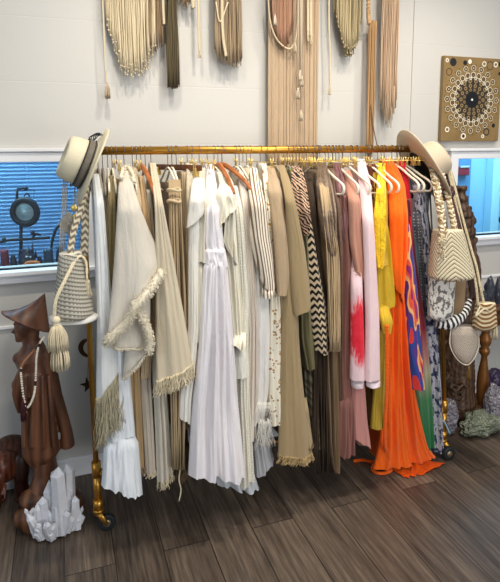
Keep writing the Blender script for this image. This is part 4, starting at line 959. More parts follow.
bm = BM(); tube(bm, spline([PY(70, 254, yb_-.02), PY(74, 230, yb_), PY(82, 205, yb_+.03), PY(88, 180, yb_+.08), PY(90, 152, RY)], 30), .012, 10, flat=.3); obj('strap', bm, STRAPM, lb)
bm = BM(); tube(bm, spline([PY(84, 256, yb_+.02), PY(85, 225, yb_+.02), PY(85, 205, yb_+.05), PY(88, 175, yb_+.1), PY(90, 152, RY+.01)], 30), .015, 10, flat=.3); obj('strap', bm, STRAPM, lb)
bm = BM(); braid(bm, [PY(74, 262, yb_-.05), PY(64, 282, yb_-.085), PY(56, 300, yb_-.1), PY(54, 318, yb_-.1)], .004, .0035, .025, .6, 5); obj('drawstring', bm, FRINGE_C, lb)
bm = BM(); braid(bm, [PY(74, 262, yb_-.05), PY(80, 256, yb_-.03), PY(86, 262, yb_-.02), PY(87, 280, yb_-.03)], .0035, .003, .025, .6, 5); strands(bm, [PY(87+random.uniform(-2, 2), 280, yb_-.03) for _ in range(25)], .06, .0016); obj('drawstring', bm, FRINGE_C, lb)
tb = PY(56, 316, yb_-.1)
bm = BM(); tassel(bm, tb, .125, .036, 190, .0018, .015); obj('tassel', bm, FRINGE_C, lb)
bm = BM(); tassel(bm, tb-V(-.004, 0, .075), .12, .034, 150, .0018, .013); obj('tassel', bm, FRINGE_C, lb)
# diamond knotted cord ornament
dk = thing('macrame_ornament', 'grey macrame cord ornament with a woven diamond and gold discs, left of the bag straps', 'ornament', PY(68, 240, RY-.1))
bm = BM()
for x0, x1, x2 in ((62, 60, 60), (64, 62, 61.5), (66, 64, 63), (74, 72, 67)):
    tube(bm, spline([PY(x0+4, 160, RY-.07), PY(x0+1, 185, RY-.08), PY(x0, 210, RY-.1), PY(x1, 240, RY-.11), PY(x2, 300, RY-.11)], 16), .0024, 5)
obj('cords', bm, cord((160, 152, 136)), dk)
bm = BM(); dc = PY(69, 224, RY-.115); px = (PY(70, 224, RY-.115)-dc).length
for k in range(1, 7):
    q = k*1.75*px; P_ = [dc+right*q, dc+up*q*1.25, dc-right*q, dc-up*q*1.25, dc+right*q]; tube(bm, [p for a_, b_ in zip(P_, P_[1:]) for p in (a_, a_.lerp(b_, .5))]+[P_[-1]], .0032, 6)
ball(bm, dc, .005, 2); obj('woven_diamond', bm, cord((150, 144, 130)), dk)
for x, y in ((74, 208), (76, 217), (74, 229)):
    bm = BM(); lathe(bm, [(.001, 0), (.012, .0), (.013, .0015), (.012, .003), (.001, .003)], M=Matrix.Translation(PY(x, y, RY-.125)) @ Matrix.Rotation(-YAW, 4, 'Z') @ Matrix.Rotation(PI/2, 4, 'X'), seg=20); obj('gold_disc', bm, GOLDM, dk)
# brass moon and star behind the rack
ms = thing('hanging_ornament', 'dark brass crescent and star ornament hanging behind the left post', 'ornament', PY(86, 390, -.2))
DB = plain('dark brass', (92, 66, 34), .45, .8); mc = PY(88, 348, -.2)
bm = BM(); vs = []
R1 = .045
out = [(R1*math.cos(a), R1*math.sin(a)) for a in [PI*.3+i*PI*1.4/20 for i in range(21)]]; inn = [(.014+R1*.78*math.cos(a), R1*.78*math.sin(a)) for a in [PI*1.62-i*PI*1.24/20 for i in range(21)]]
f = bm.faces.new([bm.verts.new(mc+right*x+up*y) for x, y in out+inn]); bmesh.ops.solidify(bm, geom=[f], thickness=.004); obj('crescent_moon', bm, DB, ms, smooth=False)
bm = BM(); sc = PY(88, 385, -.2); f = bm.faces.new([bm.verts.new(sc+right*(r_*math.cos(a))+up*(r_*math.sin(a))) for r_, a in [((.04 if i % 2 == 0 else .016), PI/2+i*PI/5+.2) for i in range(10)]]); bmesh.ops.solidify(bm, geom=[f], thickness=.004); obj('star', bm, DB, ms, smooth=False)
bm = BM(); tube(bm, [PY(88, 270, -.2), mc+up*.03], .001, 5); tube(bm, [mc-up*.04, sc+up*.03], .001, 5); obj('cord', bm, DB, ms)

# right: crochet bag with braided strap
CRB = weave_mat('cream cable weave', (226, 214, 182), (112, 90, 60), 52, 'cable')
yr = RY-.28
cb = bag('crochet_bag', 'cream cable woven shoulder bag with thick braided strap at the right end of the rack', 'bag', CRB, 452, 281, 230, 42, yr, .13, top=.62, bot=1., round_=.12, lean=-.03)
CH = cloth('cream brown chevron strap', (230, 218, 186), 'chevron', (150, 124, 84), 30, bump=.8)
bm = BM(); P = spline([PY(443, 240, yr-.04), PY(441, 215, yr-.01), PY(437, 190, yr+.04), PY(432, 165, RY-.14), PY(430, 150, RY-.02)], 40); tube(bm, P, .021, 12, flat=.35)
braid(bm, [p+toward*.006 for p in P[::4]], .011, .0085, .06, .4, 6); obj('braided_strap', bm, CH, cb)
bm = BM(); braid(bm, [PY(456, 238, yr+.02), PY(452, 215, yr+.04), PY(446, 190, yr+.1), PY(438, 160, RY-.06)], .009, .008, .05, .4, 6); obj('braided_strap', bm, CH, cb)
bm = BM(); fuzz(bm, [PY(441, 238, yr-.08), PY(442, 258, yr-.085)], .008, 120, .012, .002); tube(bm, [PY(441, 238, yr-.07), PY(442, 258, yr-.08)], .007, 8); obj('knotted_tie', bm, FRINGE_C, cb)
# dark strap bundle behind the hat
bm = BM(); tube(bm, spline([PY(438, 150, RY-.02), PY(448, 190, RY-.1), PY(458, 225, RY-.16), PY(470, 270, RY-.18), PY(474, 300, RY-.18)], 30), lambda t: .022-.008*t, 12, flat=.3)
ls = obj('leather_strap', bm, plain('brown leather', (74, 48, 42), .4, bump=.3, bscale=90), label='wide brown leather strap hanging below the felt hat', cat='strap')
bm = BM(); cc = PY(449, 193, RY-.14)
for k in range(6):
    a_ = k*PI/3; ball(bm, cc+right*.016*math.cos(a_)+up*.02*math.sin(a_), .017, 2, (1, .5, 1.1))
ball(bm, cc+toward*.01, .012, 2); obj('leather_flower', bm, plain('brown leather', (0, 0, 0)), ls)
bm = BM(); tube(bm, spline([PY(428, 152, RY-.03), PY(436, 190, RY-.05), PY(444, 230, RY-.06), PY(447, 280, RY-.06)], 20), .022, 10, flat=.4)
obj('scarf', bm, cloth('dark umber cloth', (54, 44, 38)), label='dark umber scarf hanging behind the braided bag strap', cat='scarf')
# leaf bag
lf = bag('handbag', 'white handbag with black leaf line print below the cream woven bag', 'bag', cloth('white leaf print', (222, 216, 204), 'print', (112, 106, 102), 70, wrinkle=.3), 440, 321, 272, 24, RY-.23, .06, top=1., bot=.9, round_=.15)
bm = BM(); tube(bm, spline([PY(434, 278, RY-.24), PY(432, 230, RY-.22), PY(430, 190, RY-.1), PY(430, 152, RY)], 16), .005, 6, flat=.4); obj('strap', bm, plain('dark strap', (50, 44, 40), .7), lf)
# tan pouch
tp = bag('suede_pouch', 'tan suede pouch hanging between the leaf bag and wave knit bag', 'bag', plain('tan suede', (142, 116, 84), .9, bump=.3, bscale=120, mott=.3, mscale=12), 455, 316, 272, 17, RY-.21, .06, top=.9, bot=.85, round_=.3)
bm = BM(); tube(bm, spline([PY(457, 276, RY-.22), PY(455, 240, RY-.2), PY(446, 190, RY-.08), PY(438, 152, RY)], 16), .004, 6); obj('strap', bm, plain('dark strap', (50, 44, 40), .7), tp)
# zebra bag (crescent)
zb = thing('crescent_bag', 'black and white zebra striped crescent bag under the tan pouch', 'bag', PY(455, 328, RY-.2))
bm = BM(); P = spline([PY(436, 324, RY-.2), PY(446, 324, RY-.215), PY(456, 320, RY-.22), PY(465, 311, RY-.21), PY(470, 300, RY-.2)], 24); tube(bm, P, lambda t: .012+.018*math.sin(PI*min(1, t*.9+.08)), 16, flat=.7)
def zeb():
    s = NT('zebra weave'); uv = s.tc.outputs['UV']; sp = s.new('SeparateXYZ', {0: uv}); f = s.math('GREATER_THAN', s.math('FRACT', s.math('MULTIPLY', s.math('ADD', sp.outputs[1], s.math('MULTIPLY', s.noise(uv, 20, 2), .02)), 46.)), .5)
    return s.set(col=s.mix(f, lin((232, 228, 220)), lin((18, 16, 18))), rough=.7)
obj('bag_body', bm, zeb(), zb)
bm = BM(); tube(bm, spline([P[2], PY(440, 250, RY-.15), PY(440, 152, RY)], 16), .003, 5); tube(bm, spline([P[-2], PY(468, 280, RY-.15), PY(442, 152, RY)], 16), .003, 5); obj('strap', bm, BLK, zb)
# embroidered pouch
ep = thing('embroidered_bag', 'taupe satin flap bag with embroidery and gold tassel under the zebra bag', 'bag', PY(466, 364, RY-.2))
bm = BM(); uvl = bm.loops.layers.uv.verify(); cz = [(326, 451, 476), (335, 450.5, 478), (345, 451, 479), (352, 453, 478), (358, 457, 475), (363, 463, 470), (365, 466, 467)]; rings = []
for y, xl, xr in cz:
    ring = []
    for j in range(24):
        a_ = 2*PI*j/24; m_ = (xl+xr)/2; q = PY(m_+(xr-xl)/2*math.cos(a_), y, RY-.2); ring.append(bm.verts.new(q+toward*.03*math.sin(a_)*min(1, (xr-xl)/20)))
    rings.append(ring)
for i in range(len(rings)-1):
    for j in range(24):
        f = bm.faces.new((rings[i][j], rings[i][(j+1) % 24], rings[i+1][(j+1) % 24], rings[i+1][j]))
        for lp in f.loops: lp[uvl].uv = (lp.vert.co.dot(right), lp.vert.co.z)
bm.faces.new(rings[0][::-1]); bm.faces.new(rings[-1])
obj('bag_body', bm, cloth('taupe satin embroidery', (198, 184, 166), 'zebra', (166, 150, 132), 60, rough=.25), ep)
bm = BM(); tube(bm, spline([PY(451, 327, RY-.2), PY(450, 345, RY-.235), PY(457, 359, RY-.235), PY(467, 365, RY-.22), PY(475, 357, RY-.235), PY(479, 343, RY-.22), PY(477, 327, RY-.2)], 40), .0028, 6); obj('edge_cord', bm, plain('ivory cord', (214, 202, 180), .7), ep)
bm = BM(); tassel(bm, PY(469, 364, RY-.21), .085, .009, 40, .0014, .005); obj('tassel', bm, plain('old gold thread', (150, 112, 50), .5, .3), ep)
bm = BM()
tube(bm, spline([PY(452, 328, RY-.2), PY(456, 323.5, RY-.2), PY(466, 322, RY-.2), PY(474, 324, RY-.2), PY(476, 328, RY-.2)], 12), .004, 6)
tube(bm, spline([PY(476, 328, RY-.19), PY(475, 280, RY-.14), PY(462, 210, RY-.06), PY(446, 152, RY)], 16), .003, 5); obj('strap', bm, plain('dark strap', (50, 44, 40), .7), ep)
# wave knit bag
wk = bag('knit_bag', 'small brown and cream wave knit bag with a white tassel, rightmost bag', 'bag', weave_mat('brown cream wave knit', (226, 208, 170), (120, 84, 46), 48, 'wave'), 484, 331, 303, 22, RY-.24, .07, top=.75, bot=1., round_=.25)
WS = cloth('speckled brown strap', (214, 196, 158), 'dots', (70, 50, 32), 130, bump=.8)
for pts in (((478, 306), (476, 285), (471, 262), (463, 235), (448, 170), (442, 152)), ((484, 304), (480, 285), (476, 265), (470, 245), (458, 200), (446, 152))):
    bm = BM(); n_ = len(pts); tube(bm, spline([PY(x, y, RY-.24+(.24*(i/(n_-1))**2)) for i, (x, y) in enumerate(pts)], 30), .0075, 8, flat=.6); obj('strap', bm, WS, wk)
bm = BM(); braid(bm, [PY(480, 307, RY-.28), PY(476, 316, RY-.29), PY(484, 309, RY-.29), PY(489, 312, RY-.28)], .003, .0028, .02); obj('bow', bm, FRINGE_C, wk)
bm = BM(); tassel(bm, PY(495, 322, RY-.25), .085, .016, 90, .0016, .008); tube(bm, [PY(492, 315, RY-.25), PY(495, 323, RY-.25)], .002, 5); obj('tassel', bm, FRINGE_C, wk)
# extra small dark printed pouch
pp = bag('printed_pouch', 'small black and white printed pouch peeking between leaf bag and tan pouch', 'bag', cloth('black white ikat', (200, 196, 190), 'zebra', (22, 20, 24), 45), 452, 300, 276, 14, RY-.19, .04, top=1., bot=.9)

# ------------------------------------------------------------------ carved figures
def remesh(o, vox=.006, sm=3, disp=None):
    m = o.modifiers.new('union', 'REMESH'); m.mode = 'VOXEL'; m.voxel_size = vox; m.use_smooth_shade = True
    s_ = o.modifiers.new('smooth', 'SMOOTH'); s_.iterations = sm; s_.factor = .5
    if disp:
        tx = bpy.data.textures.new(o.name+' carving', 'CLOUDS' if disp[0] != 'VORONOI' else 'VORONOI'); tx.noise_scale = disp[1]
        d = o.modifiers.new('carving', 'DISPLACE'); d.texture = tx; d.strength = disp[2]; d.mid_level = .5; d.texture_coords = 'LOCAL'
def loft(bm, rings, seg=28):
    """rings: (center, half width along right, half depth along toward)"""
    R_ = []
    for c_, a_, b_ in rings: R_.append([bm.verts.new(Vector(c_)+right*a_*math.cos(2*PI*k/seg)+toward*b_*math.sin(2*PI*k/seg)) for k in range(seg)])
    for A, B in zip(R_, R_[1:]):
        for k in range(seg): bm.faces.new((A[k], A[(k+1) % seg], B[(k+1) % seg], B[k]))
    bm.faces.new(R_[0][::-1]); bm.faces.new(R_[-1])
WDK = wood('carved walnut', (112, 72, 48), (70, 42, 28), .42, (7, 7, 1.2), .15); WBASE = wood('brown root wood', (112, 72, 44), (54, 32, 20), .5, (6, 6, 3))
sY = -.27
px = (PY(41, 400, sY)-PY(40, 400, sY)).dot(right)
def ring(y, xl, xr, d, Y=sY): c_ = PY((xl+xr)/2, y, Y); return (c_, (xr-xl)/2*px, d)
st = thing('wooden_statue', 'tall carved brown wooden woman in a pointed hat standing left of the rack', 'statue', PZ(50, 500))
ORG[st.name].y = sY; st.location.y = sY; 
bm = BM()
loft(bm, [ring(462, 28, 54, .05), ring(452, 20, 62, .07), ring(440, 20, 60, .075), ring(420, 20, 57, .075), ring(400, 21, 55, .075), ring(385, 21, 54, .072), ring(372, 19, 52, .066), ring(363, 15, 49, .062), ring(356, 14, 48, .06), ring(348, 19, 47, .05), ring(342, 24, 43, .04), ring(338, 26, 38, .03)])
loft(bm, [ring(348, 22, 40, .034), ring(340, 22, 39, .034), ring(332, 20, 40, .036)])
def bl(x, y, r, sc=(1, 1, 1), Y=sY): ball(bm, PY(x, y, Y), r*px, 3, sc)
bl(25, 328, 11, (1.0, .95, 1.2)); bl(30, 324, 12, (1.1, 1, .95)); bl(13.6, 332, 2.4, (1.2, .8, .9)); bl(14.8, 329, 1.8, (.9, .8, 1.5)); bl(18.5, 339.5, 3.6, (1, .9, 1)); bl(15.6, 335.6, 1.5, (1.1, 1.2, .6)); bl(16, 337.4, 1.5, (1.1, 1.2, .6)); bl(16, 324, 3); bl(21, 334, 5, (1, 1.3, 1.2))
bl(33, 332, 7, (1, .9, 1.7)); bl(19, 358, 7)
# right arm and sleeve
loft(bm, [ring(352, 38, 50, .045), ring(362, 42, 54, .045), ring(375, 47, 58, .04), ring(395, 52, 62, .035), ring(415, 57, 68, .035), ring(432, 60, 73, .035), ring(446, 60, 76, .035)])
# left forearm folded
loft(bm, [ring(362, 22, 29, .03, sY-.05), ring(378, 14, 24, .03, sY-.05), ring(392, 12, 22, .03, sY-.05), ring(404, 15, 23, .025, sY-.05), ring(412, 18, 24, .02, sY-.05)])
bl(16, 385, 5, (1, .8, 1.3), sY-.06)
# skirt folds
for x0, x1 in ((26, 24), (33, 32), (42, 44), (49, 54)): tube(bm, spline([PY(x0, 375, sY-.062), PY((x0+x1)/2, 410, sY-.078), PY(x1, 448, sY-.072)], 10), .009, 8)
bo = obj('figure', bm, WDK, st); remesh(bo, .005, 2)
# conical hat
bm = BM(); seg = 40; apex = PY(45, 293, sY-.01); rim = []
rc = PY(26, 321, sY)
for k in range(seg):
    a_ = 2*PI*k/seg; rim.append(rc + right*(25*px)*math.cos(a_) + toward*.085*math.sin(a_) + up*(-px*(12*math.cos(a_)) - .026*math.sin(a_)*-1))
prev = None; lay = []
for t in [0, .04, .2, .4, .6, .8, .93, 1]:
    lay.append([bm.verts.new(v.lerp(apex, t)-up*px*6*math.sin(t*PI)*(.9)) for v in rim])
for A, B in zip(lay, lay[1:]):
    for k in range(seg): bm.faces.new((A[k], A[(k+1) % seg], B[(k+1) % seg], B[k]))
bm.faces.new(lay[-1]); low = [bm.verts.new(v-up*.006) for v in rim]
for k in range(seg): bm.faces.new((low[k], low[(k+1) % seg], lay[0][(k+1) % seg], lay[0][k]))
cb_ = bm.verts.new(rc+up*.03)
for k in range(seg): bm.faces.new((cb_, low[(k+1) % seg], low[k]))
obj('pointed_hat', bm, WDK, st)
bm = BM()
loft(bm, [ring(500, 30, 60, .11), ring(485, 28, 62, .10), ring(470, 34, 58, .07), ring(455, 32, 56, .055), ring(445, 30, 54, .04)])
bo = obj('legs', bm, WDK, st); remesh(bo, .007, 2)
bm = BM(); g0 = PZ(52, 503)
loft(bm, [(V(g0.x+.01, sY, .004), .135, .15), (V(g0.x+.01, sY, .05), .125, .14), (V(g0.x, sY, .075), .11, .12), (V(g0.x, sY, .10), .09, .09)])
ball(bm, V(g0.x-.08, sY-.07, .055), .06, 3, (1.2, 1, .85)); ball(bm, V(g0.x+.08, sY-.05, .07), .06, 3, (.9, 1, 1.1)); ball(bm, V(g0.x-.05, sY-.05, .13), .05, 3, (1.5, 1.2, .8))
bo = obj('plinth', bm, WBASE, st); remesh(bo, .007, 2, ('CLOUDS', .06, .02))
# necklace
beads = []
path = spline([PY(44, 337, sY-.05), PY(39, 345, sY-.085), PY(36.5, 358, sY-.10), PY(36, 372, sY-.105), PY(35, 388, sY-.10), PY(33, 398, sY-.10), PY(28, 407, sY-.10), PY(24.5, 402, sY-.10), PY(22, 385, sY-.11), PY(21, 370, sY-.115), PY(24, 362, sY-.115), PY(30, 355, sY-.1), PY(40, 343, sY-.07)], 86)
nk = thing('bead_necklace', 'white and dark bead necklace draped on the wooden woman', 'necklace', path[40]); WB, DBd, BBd = plain('white beads', (226, 216, 196), .4), plain('dark beads', (30, 24, 22), .4), plain('tan beads', (150, 100, 60), .4)
bm, bm2, bm3 = BM(), BM(), BM()
for i, p in enumerate(path): ball(bm2 if i % 19 in (7, 8) or 44 < i < 50 else (bm3 if i > 66 else bm), p, .0052 if i % 3 else .0046, 2)
tube(bm2, path, .001, 4)
for x in range(4): ball(bm2 if x == 1 else bm, PY(25, 406+x*3, sY-.10), .006, 2)
obj('white_beads', bm, WB, nk); obj('dark_beads', bm2, DBd, nk); obj('tan_beads', bm3, BBd, nk)
bm = BM(); tassel(bm, PY(22.5, 398, sY-.115), .10, .012, 50, .0014, .005); obj('red_tassel', bm, plain('dark red thread', (70, 24, 26), .8), nk)

# elephant
el = thing('wooden_elephant', 'dark carved wooden elephant at the far left on the floor', 'elephant figure', PZ(0, 505))
e0 = PZ(4, 510); bm = BM()
def eb(dx, dy, z, r, sc=(1, 1, 1)): ball(bm, e0 + right*dx - toward*dy + up*z, r, 3, sc)
eb(-.02, .15, .185, .095, (1, 1.35, .95)); eb(.0, .03, .195, .07, (1, .9, 1.05)); eb(.005, .0, .215, .05)
for dx, dy in ((-.06, .06), (.05, .08), (-.06, .24), (.05, .25)):
    c_ = e0 + right*dx - toward*dy; tube(bm, [c_+up*.002, c_+up*.03, c_+up*.17], lambda t: .036-.006*math.sin(t*PI), 16)
tube(bm, spline([e0+up*.2+toward*.02, e0+toward*.055+up*.15, e0+toward*.06+up*.08, e0+toward*.055+up*.03+right*-.01], 14), lambda t: .034-.016*t, 14)
for s in (-1, 1): tube(bm, spline([e0+right*s*.03+toward*.03+up*.15, e0+right*s*.045+toward*.075+up*.11, e0+right*s*.04+toward*.1+up*.12], 8), lambda t: .009-.006*t, 8)
bo = obj('elephant_body', bm, wood('red brown carved wood', (96, 50, 32), (46, 24, 18), .35), el); remesh(bo, .006, 2)
for s in (-1, 1):
    bm = BM(); ball(bm, e0+right*s*.075-toward*.03+up*.185, .055, 3, (.7, .35, 1.25)); obj('ear', bm, wood('dark brown carved ear', (62, 34, 24), (34, 20, 16), .4), el)

# quartz cluster
def crystal(bm, base, d, L, r, n=6):
    tipk = random.uniform(.1, .24)
    d = d.normalized(); a_ = d.cross(V(0, 1, .2)).normalized(); b_ = d.cross(a_); ph = random.random()*6; R_ = []
    q = [random.uniform(.75, 1.2) for _ in range(n)]
    for t, k in ((0, .9), (.45, 1.), (1-tipk, .92)):
        R_.append([bm.verts.new(base+d*L*t+(a_*math.cos(ph+2*PI*i/n)+b_*math.sin(ph+2*PI*i/n))*r*k*q[i]) for i in range(n)])
    tip = bm.verts.new(base+d*L+(a_*random.uniform(-.3, .3)+b_*random.uniform(-.3, .3))*r)
    for A, B in zip(R_, R_[1:]):
        for i in range(n): bm.faces.new((A[i], A[(i+1) % n], B[(i+1) % n], B[i]))
    for i in range(n): bm.faces.new((R_[-1][i], R_[-1][(i+1) % n], tip))
    bm.faces.new(R_[0][::-1])
QZ = plain('clear white quartz', (246, 246, 248), .14, bump=.5, bscale=60, mott=.4, mscale=26, col2=(176, 180, 190), trans=.22, ior=1.45, coat=.3)
bm = BM(); Yq = PZ(55, 537).y+.03
for x, y0_, y1_, w_, tl in ((61, 520, 460, 9.5, -.05), (68, 515, 467, 8, .1), (54, 525, 478, 8.5, -.12), (75, 525, 490, 5, .1), (47, 530, 492, 5.5, -.15), (42, 532, 497, 4.5, -.2), (38, 535, 508, 5, -.3), (60, 530, 490, 8, .0), (70, 530, 488, 6, .12), (78, 534, 505, 5, .2), (52, 535, 500, 7, -.1), (64, 535, 498, 7, .1), (35, 537, 515, 4, -.5), (72, 536, 505, 6, .2), (45, 537, 508, 6, -.2), (57, 537, 508, 7, .05)):
    b_ = PY(x, y0_, Yq+random.uniform(-.03, .05)); b_.z = max(.012, b_.z-.05); t_ = PY(x, y1_, Yq)
    crystal(bm, b_, V(tl*.4, random.uniform(-.12, .1), 1), max(.04, t_.z-b_.z), w_*px*.95)
for i in range(80):
    a_ = random.uniform(0, 6.28); rr = random.uniform(.2, 1); x = 56+23*rr*math.cos(a_); b_ = PY(x, 534, Yq); b_.y += .05*math.sin(a_)*rr; b_.z = .012
    crystal(bm, b_, V(.5*math.cos(a_)*rr, .4*math.sin(a_)*rr, 1), random.uniform(.04, .13), random.uniform(.010, .022))
obj('quartz_cluster', bm, QZ, smooth=False, label='clear white quartz crystal cluster on the floor in front of the wooden woman', cat='crystal')

# right carved figure
rY = -.22
WR = wood('dark carved teak', (92, 66, 46), (44, 30, 22), .5)
rs = thing('carved_statue', 'dark carved wooden deity figure with a tiered crown standing behind the right bags', 'statue', PY(456, 400, rY)); rpx = (PY(456, 300, rY)-PY(455, 300, rY)).dot(right)
def rring(y, xl, xr, d): return (PY((xl+xr)/2, y, rY), (xr-xl)/2*rpx, d)
bm = BM()
loft(bm, [rring(412, 436, 474, .10), rring(400, 438, 474, .10), rring(388, 441, 472, .09), rring(370, 442, 472, .085), rring(350, 441, 471, .08), rring(330, 438, 471, .08), rring(300, 440, 474, .08), rring(280, 446, 478, .07), rring(262, 452, 478, .06), rring(250, 456, 474, .045), rring(240, 455, 474, .045)])
for y, r_, q in ((232, 9, 1), (222, 9, 1), (214, 7.5, .8)): ball(bm, PY(465-(232-y)*.12, y, rY), r_*rpx, 3, (1, .9, 1))
for y, r_ in ((214, 9), (208, 8), (203, 5.5), (198, 6), (193, 3.5), (188, 5)):
    tube(bm, [PY(462-(214-y)*.05, y+2, rY), PY(462-(214-y)*.05, y-2, rY)], r_*rpx, 14)
for i in range(16):
    a_ = PI*(.1+.8*i/15); ball(bm, PY(464+11*math.cos(a_), 222-14*math.sin(a_)+4, rY-.01), 2.2*rpx, 2)
for x, y in ((471, 232), (473, 240), (472, 250), (474, 258), (457, 240)): ball(bm, PY(x, y, rY), 4*rpx, 2)
# carved garlands and scrolls on the gown
for dy in (0, 5, 10, 15):
    tube(bm, spline([PY(447, 372+dy*.6, rY-.075), PY(453, 384+dy, rY-.095), PY(462, 386+dy, rY-.095), PY(469, 374+dy*.8, rY-.08)], 14), .006, 6)
for q in range(9): ball(bm, PY(452+q*1.7, 388+3*math.sin(q*.7), rY-.1), .008, 2)
tube(bm, spline([PY(446, 340, rY-.1), PY(443, 352, rY-.11), PY(448, 362, rY-.11), PY(450, 372, rY-.11), PY(445, 380, rY-.11), PY(441, 376, rY-.1)], 24), .010, 8)
tube(bm, spline([PY(438, 335, rY-.1), PY(437, 365, rY-.11), PY(441, 390, rY-.1)], 14), .012, 8)
bo = obj('figure', bm, WR, rs); remesh(bo, .006, 2, ('CLOUDS', .02, .012))
g1 = PZ(456, 412); bm = BM(); box(bm, (g1.x-.11, rY-.1, 0), (g1.x+.13, rY+.1, PY(456, 403, rY).z)); bevel(bm, .012, 3); obj('plinth', bm, WR, rs)

# side table with turned leg
tY = -.28; lg = PZ(484, 398); tpx = (PY(485, 350, tY)-PY(484, 350, tY)).dot(right); lx = PY(484, 360, tY).x - .02
tz = PY(486, 306, tY).z
tbw = wood('dark table top', (104, 66, 40), (64, 38, 24), .35, (2, 14, 14)); tg = plain('bronze gilt turning', (142, 92, 42), .35, .45, mott=.6, mscale=16, col2=(60, 34, 18))
tb_ = thing('side_table', 'dark wooden side table with turned gilt legs at the right edge', 'table', (lx+.35, tY+.02, 0))
bm = BM(); box(bm, (lx-.04, -.34, tz-.028), (lx+.85, -.02, tz)); bevel(bm, .008, 3); obj('tabletop', bm, tbw, tb_)
bm = BM(); box(bm, (lx-.01, -.31, tz-.12), (lx+.80, -.29, tz-.026)); bevel(bm, .003); obj('apron', bm, tbw, tb_, smooth=False)
prof = [(0.5, 0), (3, 0), (3.2, .03), (2, .06), (2.5, .1), (4.4, .22), (5, .34), (4.5, .44), (2.8, .55), (2.4, .60), (4.2, .63), (4.2, .66), (2.8, .68), (4.8, .72), (5, .76), (3, .80), (3.4, .82), (5, .88), (5, 1.), (.5, 1)]
for (x, y) in ((lx+.02, -.28), (lx+.78, -.28), (lx+.02, -.08), (lx+.78, -.08)):
    bm = BM(); lathe(bm, [(r_*tpx, t*(tz-.03)) for r_, t in prof], (x, y, 0), 28); obj('leg', bm, tg, tb_)
# stones on the table and floor
def rock(bm, c, sx, sy, sz, amp=.25, sub=4, fr=9., seed=0):
    bmesh.ops.create_icosphere(bm, subdivisions=sub, radius=1); 
    for v in bm.verts:
        n_ = mnoise.fractal(v.co*1.6+Vector((seed, 0, 0)), 1., 2., 4); n2 = mnoise.noise(v.co*fr+Vector((0, seed, 0)))
        q = v.co*(1+amp*n_+amp*.35*n2); v.co = V(c[0]+q.x*sx, c[1]+q.y*sy, c[2]+max(-.9, q.z)*sz)
DKST = plain('blue black stone', (30, 33, 44), .3, mott=.7, mscale=18, col2=(84, 88, 98), bump=.5, bscale=40)
def tstone(px_, y0, y1, w, name, lab, m, Y=-.27, seed=1):
    a_ = PY(px_, y1, Y); bm = BM(); h = (PY(px_, y0, Y).z-tz)/2; rock(bm, (a_.x, Y, tz+h*.9+.0), w*tpx/2, w*tpx/2.6, h, .22, 3, 5, seed); return obj(name, bm, m, smooth=False, label=lab, cat='stone')
tstone(489, 275, 300, 9, 'dark_crystal', 'dark blue black pointed stone standing on the side table', DKST, seed=3)
tstone(498, 275, 300, 7, 'dark_crystal', 'dark grey stone at the right edge on the side table', DKST, seed=8)
tstone(484, 290, 300, 5, 'small_stone', 'small dark stone on the table left of the pointed one', DKST, seed=5)
def druse(name, a_, b_, sp=60, dark=(60, 56, 62)):
    s = NT(name); v = s.tc.outputs['Object']; vo = s.new('TexVoronoi', {'Vector': v, 'Scale': sp}); s.bump(vo.outputs['Distance'], 1., .01)
    return s.set(col=s.mix(s.noise(v, 14, 4), lin(a_), lin(b_)), rough=.28, spec=.6)
GD = druse('grey druse', (160, 154, 162), (36, 32, 38))
def floor_rock(name, lab, px_, y0, y1, w, d, m, sub=4, amp=.2, fr=9, seed=0, Ybias=0.):
    c_ = PZ(px_, y1-2); c_.y += Ybias; Yc = c_.y; t_ = PY(px_, y0, Yc).z; ww = abs((PY(px_+w/2, y1, Yc)-PY(px_-w/2, y1, Yc)).dot(right)); bm = BM()
    rock(bm, (c_.x, Yc, t_/2*.95), ww/2, d, t_/2, amp, sub, fr, seed); return obj(name, bm, m, smooth=False, label=lab, cat='stone')
floor_rock('amethyst_geode', 'tall grey sparkling geode standing right of the rack wheel', 447, 397, 436, 17, .05, GD, seed=2)
floor_rock('amethyst_geode', 'tall pale grey geode at the right edge in front of the table leg', 492, 384, 430, 17, .05, GD, seed=6)
floor_rock('mineral_cluster', 'low greenish grey jagged mineral cluster on the floor at the right', 480, 413, 436, 36, .075, druse('green grey mineral', (150, 156, 130), (26, 32, 24), 75), amp=.35, fr=16, seed=4)
floor_rock('quartz_stone', 'small white quartz chunk at the lower right edge beside the geode', 499, 408, 428, 8, .03, druse('white mineral', (226, 222, 222), (150, 144, 150)), seed=12)
floor_rock('purple_stone', 'dark purple stone on the floor behind the pale geode', 496, 368, 396, 22, .06, plain('dark purple mineral', (66, 46, 84), .35, bump=.6, bscale=40, mott=.5, mscale=14), seed=9)
# blue ribbon on the right foot of the rack
bm = BM(); tube(bm, spline([PY(438, 424, RY-.075), PY(442, 420, RY-.08), PY(446, 425, RY-.077), PY(450, 434, RY-.07)], 12), .004, 6, flat=.4); obj('blue_ribbon', bm, plain('pale blue ribbon', (150, 190, 205), .6), label='pale blue ribbon tied at the foot of the right rack post', cat='ribbon')

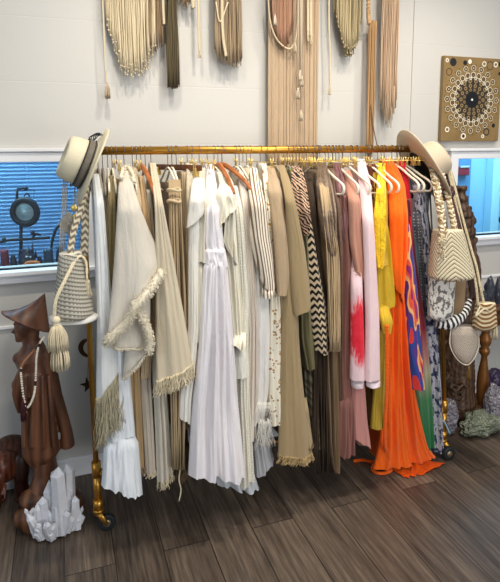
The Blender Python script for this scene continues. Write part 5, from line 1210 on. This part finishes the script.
# ------------------------------------------------------------------ light
w = bpy.data.worlds.new('world'); bpy.context.scene.world = w; w.use_nodes = True
w.node_tree.nodes['Background'].inputs[0].default_value = (.74, .84, 1., 1); w.node_tree.nodes['Background'].inputs[1].default_value = .30
def area(name, loc, tgt, size, power, col, sy_=None):
    l = bpy.data.lights.new(name, 'AREA'); l.energy = power; l.color = col; l.size = size
    if sy_: l.shape = 'RECTANGLE'; l.size_y = sy_
    o = bpy.data.objects.new(name, l); C.objects.link(o); o.location = loc; o.rotation_euler = (Vector(tgt)-Vector(loc)).to_track_quat('-Z', 'Y').to_euler(); return o
def spot(name, loc, tgt, power, col, ang=70, r=.04):
    l = bpy.data.lights.new(name, 'SPOT'); l.energy = power; l.color = col; l.spot_size = math.radians(ang); l.spot_blend = .8; l.shadow_soft_size = r
    o = bpy.data.objects.new(name, l); C.objects.link(o); o.location = loc; o.rotation_euler = (Vector(tgt)-Vector(loc)).to_track_quat('-Z', 'Y').to_euler()
for x, tx in ((.2, .15), (.9, .85), (1.6, 1.6), (2.3, 2.2)):
    spot('track light', (x, -1.15, 3.35), (tx, -.35, 1.3), 76, (1, .91, .79), 80, .05)
area('ceiling light', (1.0, -2.6, 3.2), (1.0, -.4, .9), 1.6, 38, (1, .95, .88), .8)
area('daylight window', (-2.6, -2.6, 1.8), (.6, -.3, .8), 1.6, 20, (.82, .9, 1.))
area('added front fill', (1.75, -4.6, 1.5), (.8, -.4, .7), 2.2, 66, (.97, .98, 1.), 1.6)  # added fill light behind the camera, brightens the lower garments; no real window
for x in (-.7, 3.6): area('back room light', (x, .8, 2.55), (x, 1.0, 1.2), 1.4, 85, (.45, .76, 1.), .9)
sc = bpy.context.scene
sc.view_settings.view_transform = 'Standard'; sc.view_settings.look = 'None'; sc.view_settings.gamma = 1; sc.view_settings.use_curve_mapping = False; sc.view_settings.exposure = 0

# ------------------------------------------------------------------ camera
cam = bpy.data.cameras.new('camera'); co = bpy.data.objects.new('camera', cam); C.objects.link(co); sc.camera = co
co.location = (0, -DIST, H)
fwd = V(math.sin(YAW)*math.cos(PITCH), math.cos(YAW)*math.cos(PITCH), -math.sin(PITCH))
rx = V(math.cos(YAW), -math.sin(YAW), 0); ux = rx.cross(fwd)
c_, s_ = math.cos(ROLL), math.sin(ROLL)
# image x axis / y axis after the small roll
X_ = rx*c_ + ux*s_; Y_ = rx*(-s_) + ux*c_
co.rotation_euler = Matrix((X_, Y_, -fwd)).transposed().to_euler()
cam.sensor_fit = 'VERTICAL'; cam.sensor_height = 24; cam.lens = F/582*24
cam.shift_y = -(291-CY)/582; cam.clip_start = .05
